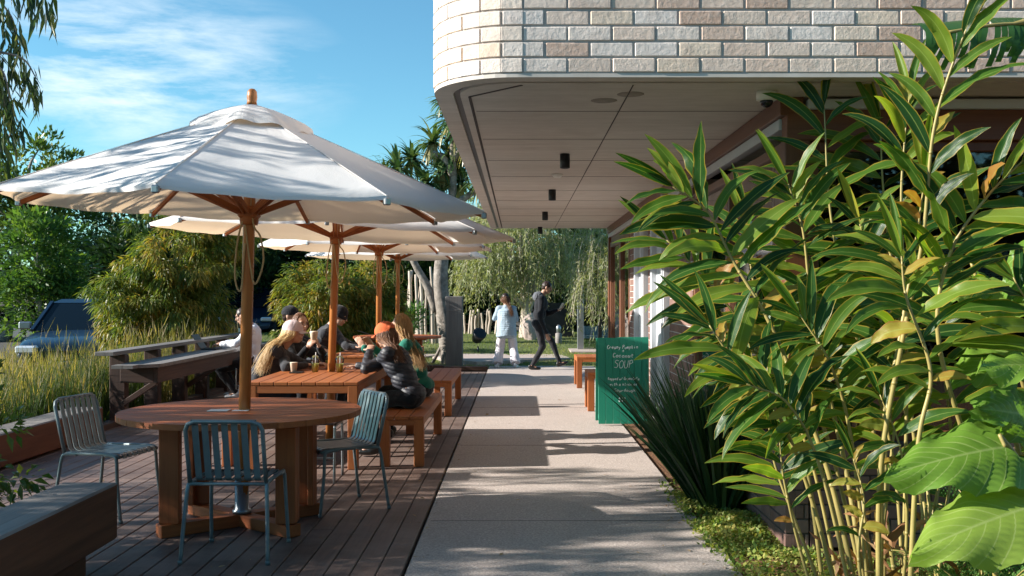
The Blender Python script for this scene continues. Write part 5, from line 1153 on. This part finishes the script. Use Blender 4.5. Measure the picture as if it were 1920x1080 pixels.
def fuse(m,name,mat,parent,voxel=.008,smooth=4,disp=None,loc=None):
    """unite overlapping closed shapes into one continuous skin"""
    me=bpy.data.meshes.new('tmp'); me.from_pydata(m.v,[],m.f); o=link(bpy.data.objects.new('tmp',me))
    md=o.modifiers.new('r','REMESH'); md.mode='VOXEL'; md.voxel_size=voxel
    ms=o.modifiers.new('s','SMOOTH'); ms.factor=.6; ms.iterations=smooth
    dg=bpy.context.evaluated_depsgraph_get(); dg.update(); nm=bpy.data.meshes.new_from_object(o.evaluated_get(dg)); bpy.data.objects.remove(o); bpy.data.meshes.remove(me)
    org=Vector(loc) if loc is not None else wloc(parent)
    n=len(nm.vertices); co=np.empty(n*3); nm.vertices.foreach_get('co',co); co=co.reshape(-1,3)
    if disp:
        no=np.empty(n*3); nm.vertices.foreach_get('normal',no); no=no.reshape(-1,3); dv=np.array([disp(Vector(c),Vector(q)) for c,q in zip(co,no)]); co=co+no*dv[:,None]
    nm.vertices.foreach_set('co',(co-np.array(org)).ravel()); nm.name=name; nm.polygons.foreach_set('use_smooth',[True]*len(nm.polygons)); nm.materials.clear()
    for x in (mat if isinstance(mat,(list,tuple)) else [mat]): nm.materials.append(x)
    nm.update(); ob=link(bpy.data.objects.new(name,nm))
    if parent is not None: ob.parent=parent
    else: ob.location=org
    return ob
def ik(a,b,l1,l2,pole):
    a=Vector(a);b=Vector(b);d=b-a;D=min(d.length,(l1+l2)*.999);u=d.normalized(); x=(l1*l1-l2*l2+D*D)/(2*D); h=math.sqrt(max(l1*l1-x*x,0)); p=Vector(pole); p=(p-u*p.dot(u)).normalized(); return a+u*x+p*h,a+u*D
def skinm(name,col): 
    n=NT(name); v=n.noise(n.obj(),14,3); n.P(Base_Color=n.mix(v,[c*.9 for c in col],col),Roughness=.5); n.p.inputs['Subsurface Weight'].default_value=.12; n.p.inputs['Subsurface Radius'].default_value=(.01,.004,.002); return n.m
SK=skinm('skin',(.52,.30,.21)); SK2=skinm('tanned skin',(.40,.215,.14))
def hairm(name,a,b):
    n=NT(name); r=n.attr('rnd'); n.P(Base_Color=n.ramp(r,[(0,a),(1,b)]),Roughness=.42); n.p.inputs['Specular IOR Level'].default_value=.35; return n.m
H_bl=hairm('blonde hair',(.50,.34,.15),(.80,.62,.36)); H_lb=hairm('light brown hair',(.26,.14,.06),(.58,.37,.17)); H_br=hairm('brown hair',(.10,.045,.025),(.24,.12,.065)); H_db=hairm('dark brown hair',(.030,.016,.011),(.08,.042,.028))
fold=lambda amp,f=9: (lambda c,n: amp*(mnoise.noise(Vector((c.x*f,c.y*f,c.z*f*.6)))+.5*mnoise.noise(Vector((c.x*f*2.3,c.y*f*2.3,c.z*f*1.2+5)))))
def hand(m,w,d,n,side,curl=.6,k=1.0):
    """palm and five fingers; w wrist, d direction, n palm normal (fingers curl towards it), side = thumb side vector"""
    w=Vector(w);d=Vector(d).normalized();n=Vector(n);n=(n-d*n.dot(d)).normalized();s=Vector(side);s=(s-d*s.dot(d)-n*s.dot(n)).normalized()
    Mx=Matrix((s,n,d)).transposed(); sph(m,w+d*.045*k,(.042*k,.016*k,.052*k),14,10,Mx)
    for i,(o,L) in enumerate(((.030,.070),(.010,.080),(-.011,.074),(-.031,.058))):
        p=w+d*.085*k+s*o*k; q=d.copy(); L*=k; cu=curl*(1+.12*i)
        for j,fr in enumerate((.45,.32,.23)):
            q=(q*math.cos(cu*(.5+.4*j))+n*math.sin(cu*(.5+.4*j))).normalized(); p2=p+q*L*fr; cap(m,p,p2,.0092*k*(1-.07*j),.0086*k*(1-.07*j),8); p=p2
    p=w+d*.02*k+s*.030*k; q=(s*.75+d*.6+n*.35).normalized(); p2=p+q*.040*k; cap(m,p,p2,.0125*k,.0105*k,8); q=(q*.6+d*.5+n*.35).normalized(); cap(m,p2,p2+q*.032*k,.0102*k,.009*k,8)
def frame_head(f,up=None):
    f=Vector(f).normalized(); u=Vector(up or (0,0,1)); s=f.cross(u).normalized(); u=s.cross(f); return f,s,u   # s = right hand side
def head_prims(m,h,f,neck,k=1.0):
    f,s,u=frame_head(f); Mx=Matrix((s,f,u)).transposed(); h=Vector(h)
    A=lambda x,y,z:h+(s*x+f*y+u*z)*k
    sph(m,A(0,-.012,.022),(.076*k,.094*k,.090*k),18,14,Mx); sph(m,A(0,.022,-.040),(.056*k,.062*k,.072*k),14,12,Mx); sph(m,A(0,.055,-.088),(.026*k,.022*k,.020*k),10,8,Mx)
    for q in(-1,1): sph(m,A(q*.034,.062,-.022),(.022*k,.018*k,.022*k),10,8,Mx); sph(m,A(q*.030,.074,.030),(.026*k,.014*k,.010*k),10,8,Mx); sph(m,A(q*.078,-.006,-.008),(.010*k,.020*k,.032*k),8,8,Mx)
    cap(m,A(0,.080,.020),A(0,.104,-.020),.0085*k,.013*k,8); sph(m,A(0,.084,-.050),(.024*k,.010*k,.0075*k),10,6,Mx); sph(m,A(0,.080,-.062),(.020*k,.011*k,.008*k),10,6,Mx)
    cap(m,Vector(neck)-u*.02,A(0,-.02,-.05),.056*k,.052*k)
    return A,Mx
def eyes(A,Mx,k,parent,brow):
    m=MB(); 
    for q in(-1,1): sph(m,A(q*.031,.0755,.006),(.0125*k,.008*k,.0055*k),8,6,Mx)
    wb(m,'eyes',M['black'],parent)
    m=MB()
    for q in(-1,1): m.tube([A(q*.016,.088,.026),A(q*.032,.088,.031),A(q*.047,.078,.026)],.0035*k,5)
    wb(m,'eyebrows',brow,parent)
    m=MB(); m.tube([A(-.022,.091,-.056),A(0,.097,-.0545),A(.022,.091,-.056)],.0028*k,5); wb(m,'lips',lipm,parent)
lipm=plain('lips',(.35,.10,.08),.5)
def person(label,pel,neck,head,face,bf,hands,feet,k=1.0,skin=SK,top=None,pants=None,shoe=None,arm_pole=(0,0,-1),knee_pole=None,curl=.6,palmn=None,toe=None,bare_ankle=False,group=None,fem=False,sleeve=.92,topd=None,coat=None,wide=0,tight=0,elbows=None):
    pel=Vector(pel);neck=Vector(neck);head=Vector(head);bf=Vector(bf).normalized(); ax=(neck-pel).normalized(); sd=bf.cross(ax).normalized(); fw=ax.cross(sd).normalized()*-1; fw=sd.cross(ax)*-1 if False else bf
    Mt=Matrix((sd,ax.cross(sd),ax)).transposed(); root=(pel.x,pel.y,0 if feet[0][2]<.3 else 0)
    sw=(.165 if fem else .19)*k; sh=[neck-ax*.055*k+sd*q*sw for q in(1,-1)]; hp=[pel+sd*q*.09*k-ax*.03 for q in(1,-1)]
    L1,L2=.29*k,.25*k; T1,T2=.43*k,.42*k; el=[];wr=[]
    for i in(0,1):
        H=Vector(hands[i]); po=Vector(arm_pole if not isinstance(arm_pole[0],tuple) else arm_pole[i]) + sd*(.35 if i==0 else -.35)
        if elbows and elbows[i] is not None: e=Vector(elbows[i]); w=H
        else: e,w=ik(sh[i],H,L1,L2,po)
        el.append(e);wr.append(w)
    kn=[];an=[]
    for i in(0,1):
        A_=Vector(feet[i])+Vector((0,0,.08*k)); po=Vector(knee_pole[i] if knee_pole else bf+Vector((0,0,.6))); kk,a=ik(hp[i],A_,T1,T2,po); kn.append(kk); an.append(a)
    m=MB(); A,Mx=head_prims(m,head,face,neck,k)
    ch=pel.lerp(neck,.68); wa=pel.lerp(neck,.34); bw=.9 if fem else 1
    sph(m,pel,(.155*k,.11*k,.12*k),16,12,Mt); sph(m,wa,(.125*k*bw,.095*k,.14*k),16,12,Mt); sph(m,ch,(.160*k*bw,.105*k,.17*k),16,12,Mt); cap(m,sh[0],sh[1],.055*k,.055*k)
    for i in(0,1):
        cap(m,sh[i],el[i],.048*k*bw,.038*k*bw); cap(m,el[i],wr[i],.038*k*bw,.026*k); d=(wr[i]-el[i]).normalized(); pn=Vector(palmn[i]) if palmn else Vector((0,0,-1)); ts=(d.cross(pn))*(1 if i==0 else -1)
        hand(m,wr[i],d,pn,ts if ts.length>.1 else sd,curl if not hasattr(curl,'__len__') else curl[i],k*.95)
        cap(m,hp[i],kn[i],.078*k,.056*k); cap(m,kn[i],an[i],.052*k,.036*k); fd=Vector(toe[i]) if toe else bf; sph(m,an[i]+fd*.07*k-Vector((0,0,.045)),(.04*k,.04*k,.035*k)); cap(m,an[i]-Vector((0,0,.02)),an[i]+fd*.10*k-Vector((0,0,.05*k)),.035*k,.03*k)
    body=fuse(m,'person',skin,None,.0065,3,loc=root); tag(body,label,'person',group); eyes(A,Mx,k,body,M['black'])
    if top:   # garment on the torso and arms
        m=MB(); g=1+.02; sph(m,pel-ax*.01,(.172*k,.135*k,.11*k),18,12,Mt); sph(m,wa,(.150*k*bw+.008,.122*k,.15*k),18,12,Mt); sph(m,ch,(.182*k*bw,.135*k,.185*k),18,12,Mt); cap(m,sh[0],sh[1],.070*k,.070*k); cap(m,neck-ax*.05,neck-ax*.005,.075*k,.062*k)
        for i in(0,1): w2=el[i].lerp(wr[i],sleeve); cap(m,sh[i],el[i],.066*k,.052*k); cap(m,el[i],w2,.052*k,.038*k)
        if coat:   # long loose shirt tail
            zt,zb,w0=coat; 
            for q in range(14): s=q/13; z=zt+(zb-zt)*s; sph(m,(pel.x,pel.y,z),(w0*(1+.16*s),.150+.05*s,.07),20,8,Mt)
        fuse(m,'top',top,body,.008,5,topd or fold(.013))
    if pants:
        m=MB(); sph(m,pel-ax*.02,(.165*k,.128*k,.12*k),18,12,Mt)
        for i in(0,1):
            if wide: cap(m,hp[i],kn[i],.098*k,.105*k); m.tube([kn[i],kn[i].lerp(an[i],.45),kn[i].lerp(an[i],.96)],[.100*k,.102*k,.115*k],16)
            else: cap(m,hp[i],kn[i],.088*k,.066*k); cap(m,kn[i],kn[i].lerp(an[i],.97),.064*k,.044*k)
        fuse(m,'trousers',pants,body,.008,4,fold(.010,8))
    if shoe:
        for i in(0,1):
            m=MB(); fd=(Vector(toe[i]) if toe else bf).normalized(); a=an[i]-Vector((0,0,.045*k)); Mf=Matrix((fd.cross(Vector((0,0,1))).normalized(),fd,fd.cross(Vector((0,0,1))).normalized().cross(fd))).transposed()
            sph(m,a+fd*.055*k-Vector((0,0,.008)),(.046*k,.125*k,.034*k),14,10,Mf); cap(m,a-fd*.035*k+Vector((0,0,.03)),a+fd*.02*k+Vector((0,0,.015)),.040*k,.038*k); fuse(m,'shoe',shoe,body,.008,3)
    return body,A,Mx,dict(sh=sh,el=el,wr=wr,neck=neck,ax=ax,sd=sd,an=an)
def hair_cap(A,Mx,k,mat,body,lo=-.02,back=.012,name='hair',thick=.010):
    m=MB(); sph(m,A(0,-.018,.030),((.076+thick)*k,(.094+thick*.8)*k,(.090+thick)*k),18,14,Mx); sph(m,A(0,-.055,-.020),(.062*k,.050*k,.06*k),14,10,Mx)
    m2=[]
    # keep only what lies above the hairline: drop face side
    ob=fuse(m,name,mat,body,.0065,2,lambda c,n:.004*mnoise.noise(c*45))
    me=ob.data; bm=bmesh.new(); bm.from_mesh(me); f=(Mx@Vector((0,1,0))); u=(Mx@Vector((0,0,1))); o=A(0,0,0)-wloc(body)
    dl=[v for v in bm.verts if (v.co-o).dot(f)>(.055+.35*max(0,(v.co-o).dot(u)-.045))*k and (v.co-o).dot(u)<.075*k or ((v.co-o).dot(f)>.0 and (v.co-o).dot(u)<.0)]
    bmesh.ops.delete(bm,geom=dl,context='VERTS'); bm.to_mesh(me); bm.free(); return ob
def hair_long(A,Mx,k,mat,body,path,n=260,spread=.06,seed=1,wave=.010,cover=-.2,thick=.0021):
    rg=random.Random(seed); m=MB(); path=[Vector(p) for p in path]
    f=Mx@Vector((0,1,0)); s=Mx@Vector((1,0,0)); u=Mx@Vector((0,0,1))
    for i in range(int(n*2.6)):
        th=rg.uniform(-math.pi*.93,math.pi*.93); z=rg.uniform(cover,1)**1; ph=math.acos(max(-1,min(1,z)))
        x=math.sin(ph)*math.sin(th); y=-math.cos(th)*math.sin(ph)
        if y>.45 and z<.75: continue
        root=A(x*.082,y*.100-.012,z*.096+.022)
        out=A(x*.094+0.012*x,min(y,.25)*.108-.018,-.045+rg.uniform(-.02,.02)); o2=Vector((rg.gauss(0,1),rg.gauss(0,1),rg.gauss(0,.6)))*spread
        P=[A(x*.03,y*.05+.01,.112),root,out] ; ss=s*x*spread*1.1
        for q,pp in enumerate(path): w=Vector((rg.gauss(0,1),rg.gauss(0,1),0))*wave; P.append(pp+ss*(1+.15*q)+o2*(.35+.65*(q+1)/len(path))+w)
        cut=rg.uniform(.75,1.0); C=spline(P,4); C=C[:max(6,int(len(C)*cut))]; r=thick*rg.uniform(.8,1.7)
        m.tube(C,[r*(1-.75*(j/(len(C)-1))**2) for j in range(len(C))],4,cap=False,r=min(1,max(0,rg.gauss(.5,.28))))
    return wb(m,'hair',mat,body)
def cap_hat(A,Mx,k,mat,body,bill=True,tilt=0,billm=None,backhole=False):
    m=MB(); vs=[];fs=[];n=28;kk=9
    for i in range(kk):
        a=math.pi/2*i/(kk-1)
        for j in range(n):
            b=2*math.pi*j/n; r=math.sin(a)*1.0; x=.090*math.sin(b)*max(r,.02); y=.110*math.cos(b)*max(r,.02)-.010; z=.030+.100*math.cos(a)**.9+ (-.012 if i==kk-1 else 0)+ (.028 if backhole and math.cos(b)<-.85 and i>=kk-2 else 0); vs.append(A(x,y,z))
    for i in range(kk-1):
        for j in range(n): fs.append([i*n+j,i*n+(j+1)%n,(i+1)*n+(j+1)%n,(i+1)*n+j])
    m.add(vs,fs,None,True); sph(m,A(0,-.01,.131),.008)
    h=wb(m,'cap',mat,body)
    if bill:
        m=MB(); vs=[];K=10;J=5
        for q in(0,1):
            for i in range(K+1):
                t=-1+2*i/K
                for j in range(J+1): s=j/J; y=.094*math.sqrt(max(0,1-(t*.72)**2))+.075*s*(1-.55*t*t); vs.append(A(.078*t*(1-.12*s),y-.006,.026-.016*t*t-.012*s-.004*q))
        o=(K+1)*(J+1); fs=[]
        for i in range(K):
            for j in range(J): a=i*(J+1)+j; fs+=[[a,a+1,a+J+2,a+J+1],[o+a,o+a+J+1,o+a+J+2,o+a+1]]
        m.add(vs,fs,None,True); wb(m,'bill',billm or mat,h)
    return h
c_white=clothmat('white cotton',(.74,.74,.78)); c_black=clothmat('black cloth',(.012,.013,.017)); c_char=clothmat('charcoal cloth',(.035,.037,.045)); c_grey=clothmat('grey cloth',(.10,.105,.12)); c_green=clothmat('green knit',(.012,.14,.10)); c_blue=clothmat('pale blue denim shirt',(.34,.43,.51)); c_pinkw=clothmat('off white trousers',(.66,.62,.66)); c_navy=clothmat('navy jeans',(.018,.028,.06)); c_blk2=clothmat('faded black jeans',(.022,.022,.026))
def puffmat():
    n=NT('black puffer nylon'); v=n.noise(n.obj(),30,4); n.P(Base_Color=n.mix(v,(.012,.013,.02),(.03,.033,.045)),Roughness=.55); n.bump(v,.3,.006); return n.m
c_puff=puffmat()
s_white=plain('white trainers',(.6,.62,.66),.5); s_black=plain('black leather shoes',(.012,.012,.012),.3)
# seated: man at the counter
b,A,Mx,I=person('seated man in a white long sleeved top leaning on the timber counter',(-3.86,14.35,.57),(-3.83,14.38,1.03),(-3.98,14.36,1.185),(-1,.05,-.35),(-1,0,0),[(-4.27,14.52,.80),(-4.24,14.18,.79)],[(-4.12,14.50,.02),(-4.02,14.18,.02)],1.0,SK,c_white,c_black,s_white,palmn=[(0,0,-1)]*2,elbows=[(-4.03,14.62,.80),(-4.0,14.12,.80)])
hair_cap(A,Mx,1,H_db,b,thick=.006)
# blonde woman in a pale cap
b,A,Mx,I=person('woman with long blonde hair and a pale cap leaning on the table',(-2.66,9.95,.56),(-2.37,9.98,.975),(-2.26,10.0,1.12),(1,.12,-.12),(1,.05,0),[(-2.00,10.05,.80),(-2.10,9.88,.80)],[(-2.33,10.1,.02),(-2.30,9.85,.02)],.96,SK,c_char,c_black,s_black,fem=True,elbows=[(-2.22,10.22,.79),(-2.27,9.72,.79)])
cap_hat(A,Mx,.96,clothmat('pale pink cap cotton',(.62,.52,.56)),b)
hair_long(A,Mx,.96,H_bl,b,[(-2.40,9.86,1.02),(-2.46,9.84,.92),(-2.52,9.84,.80),(-2.56,9.84,.70)],430,.036,2)
# woman drinking coffee
b,A,Mx,I=person('brown haired woman facing the camera, both hands holding a takeaway cup to her mouth',(-2.66,10.60,.56),(-2.36,10.62,1.02),(-2.31,10.55,1.185),(.72,-.68,-.05),(.85,-.5,0),[(-2.17,10.27,.955),(-2.08,10.40,.955)],[(-2.33,10.7,.02),(-2.30,10.5,.02)],.96,SK,c_black,c_black,s_black,fem=True,curl=.95,elbows=[(-2.30,10.28,.80),(-2.04,10.55,.80)],palmn=[(.6,.6,.1),(-.7,-.3,.1)])
hair_long(A,Mx,.96,H_br,b,[(-2.42,10.60,1.03),(-2.44,10.62,.96)],220,.03,3,cover=-.1)
t=empty('takeaway_cup',(-2.115,10.30,1.0),'white and brown takeaway cup held by the brown haired woman','cup'); m=MB(); m.lathe([(0,0),(.028,0),(.040,.10),(.043,.105),(.043,.115),(.038,.12),(0,.12)],(0,0,0),18); m.build('cup',M['cardcup'],t)
# black capped head beyond
b,A,Mx,I=person('mostly hidden person in a black cap behind the woman with the takeaway cup',(-2.72,12.35,.56),(-2.82,12.3,1.06),(-2.80,12.25,1.235),(1,-.2,-.05),(1,0,0),[(-2.35,12.5,.78),(-2.32,12.2,.78)],[(-2.35,12.6,.02),(-2.35,12.2,.02)],1.0,SK,c_black,c_black,s_black)
cap_hat(A,Mx,1,c_black,b,bill=False); hair_cap(A,Mx,1,H_db,b,thick=.004)
# man in beanie
b,A,Mx,I=person('man in a black beanie and black jumper looking down at the second table',(-2.68,13.1,.57),(-2.47,13.0,1.075),(-2.33,12.98,1.215),(1,-.12,-.42),(1,-.05,0),[(-2.02,13.0,.80),(-2.0,12.75,.80)],[(-2.3,13.3,.02),(-2.3,12.9,.02)],1.04,SK,c_char,c_black,s_black,elbows=[(-2.27,13.24,.84),(-2.22,12.78,.84)])
m=MB()
for i in range(9):
    pass
n=30;vs=[];fs=[]
for i,(r,z) in enumerate(((.2,.135),(.55,.128),(.85,.100),(.99,.062),(1.02,.030),(1.08,.030),(1.09,.012),(1.07,-.004),(.98,-.004))):
    for j in range(n): a=2*math.pi*j/n; q=1+.012*math.cos(a*15)*(1 if i>3 else .3); vs.append(A(.088*r*q*math.sin(a),.106*r*q*math.cos(a)-.014,z+.012*-math.cos(a)*(1 if i>3 else .0)))
fs=[[i*n+j,i*n+(j+1)%n,(i+1)*n+(j+1)%n,(i+1)*n+j] for i in range(8) for j in range(n)]+[list(range(n))[::-1]]
m.add(vs,fs,None,True); wb(m,'beanie',c_black,b)
# woman in green
b,A,Mx,I=person('woman in green with long wavy light brown hair, hands raised while talking',(-1.00,10.30,.56),(-1.16,10.33,1.02),(-1.225,10.35,1.18),(-1,.22,-.1),(-1,.05,0),[(-1.575,10.16,.965),(-1.53,10.36,.975)],[(-1.35,10.2,.02),(-1.35,10.45,.02)],.97,SK,c_green,c_black,s_black,fem=True,curl=[.35,.4],elbows=[(-1.43,10.10,.79),(-1.38,10.5,.79)],palmn=[(-.3,.9,.2),(-.3,-.9,.2)])
hair_long(A,Mx,.97,H_lb,b,[(-1.14,10.28,1.03),(-1.08,10.25,.92),(-1.01,10.22,.80),(-.98,10.22,.72)],420,.038,5,.016)
# woman in puffer jacket
def quilt(c,n):
    z=c.z*1.0+.25*c.x; return .009*abs(math.sin(z*math.pi/.042))**.6-.005+.006*mnoise.noise(c*7)
b,A,Mx,I=person('woman in a black puffer jacket and orange cap seen from behind on the near bench',(-1.00,9.30,.57),(-1.20,9.36,.99),(-1.262,9.42,1.115),(-.85,.55,-.22),(-1,.15,0),[(-1.42,9.52,.96),(-1.58,9.72,.80)],[(-1.35,9.2,.02),(-1.35,9.45,.02)],1.0,SK,c_puff,c_black,s_black,fem=False,elbows=[(-1.42,9.27,.81),(-1.38,9.70,.80)],topd=quilt)
cap_hat(A,Mx,1.0,clothmat('burnt orange cap cotton',(.60,.13,.045)),b,backhole=True)
hair_long(A,Mx,1.0,H_br,b,[(-1.16,9.27,1.02),(-1.12,9.20,.95),(-1.06,9.15,.86)],300,.026,6,.003)
# standing woman, back to us
b,A,Mx,I=person('standing woman seen from behind in a long pale blue shirt and wide white trousers',(-.24,20.4,.80),(-.25,20.42,1.255),(-.27,20.47,1.405),(-.25,1,-.35),(-.1,1,0),[(-.24,20.66,1.05),(-.33,20.66,1.07)],[(-.06,20.38,0),(-.43,20.42,0)],.92,SK,c_blue,c_pinkw,s_white,fem=True,coat=(1.15,.66,.185),wide=1,elbows=[(-.045,20.53,.98),(-.49,20.52,1.0)],knee_pole=[(0,1,0)]*2,toe=[(.3,1,0),(-.3,1,0)],topd=fold(.016,6),palmn=[(0,0,1)]*2)
hair_cap(A,Mx,.92,H_db,b); hair_long(A,Mx,.92,H_br,b,[(-.20,20.34,1.28),(-.15,20.28,1.16),(-.13,20.27,1.02)],200,.018,8,.006)
# walking man
b,A,Mx,I=person('man in black walking to the right past the end of the path',(.40,19.9,.93),(.47,19.9,1.47),(.575,19.9,1.635),(1,-.12,-.38),(1,-.05,0),[(.56,19.72,.72),(.80,19.98,1.19)],[(.27,19.82,0),(.83,20.0,.055)],1.04,SK2,c_black,c_blk2,s_black,knee_pole=[(1,0,.1),(1,0,.4)],toe=[(1,-.05,0),(1,0,.38)],elbows=[(.44,19.66,1.0),(.57,20.08,1.10)],palmn=[(-.2,.9,0),(0,-.2,1)],curl=[.35,.7],topd=fold(.016,7),tight=1)
hair_cap(A,Mx,1.04,H_db,b,thick=.005)
m=MB(); sph(m,(.40,19.9,1.49),(.10,.13,.07)); sph(m,(.36,19.9,1.44),(.08,.12,.07)); fuse(m,'hood',c_grey,b,.009,4,fold(.014,14))
m=MB(); m.box((.86,19.95,1.25),(.05,.03,.17),Matrix.Rotation(.5,3,'Y'),ch=.012); o=wb(m,'paper_bag',M['cardcup'],None,(.86,19.95,1.25)); tag(o,'small pale wrapped snack in the raised hand of the walking man','snack')
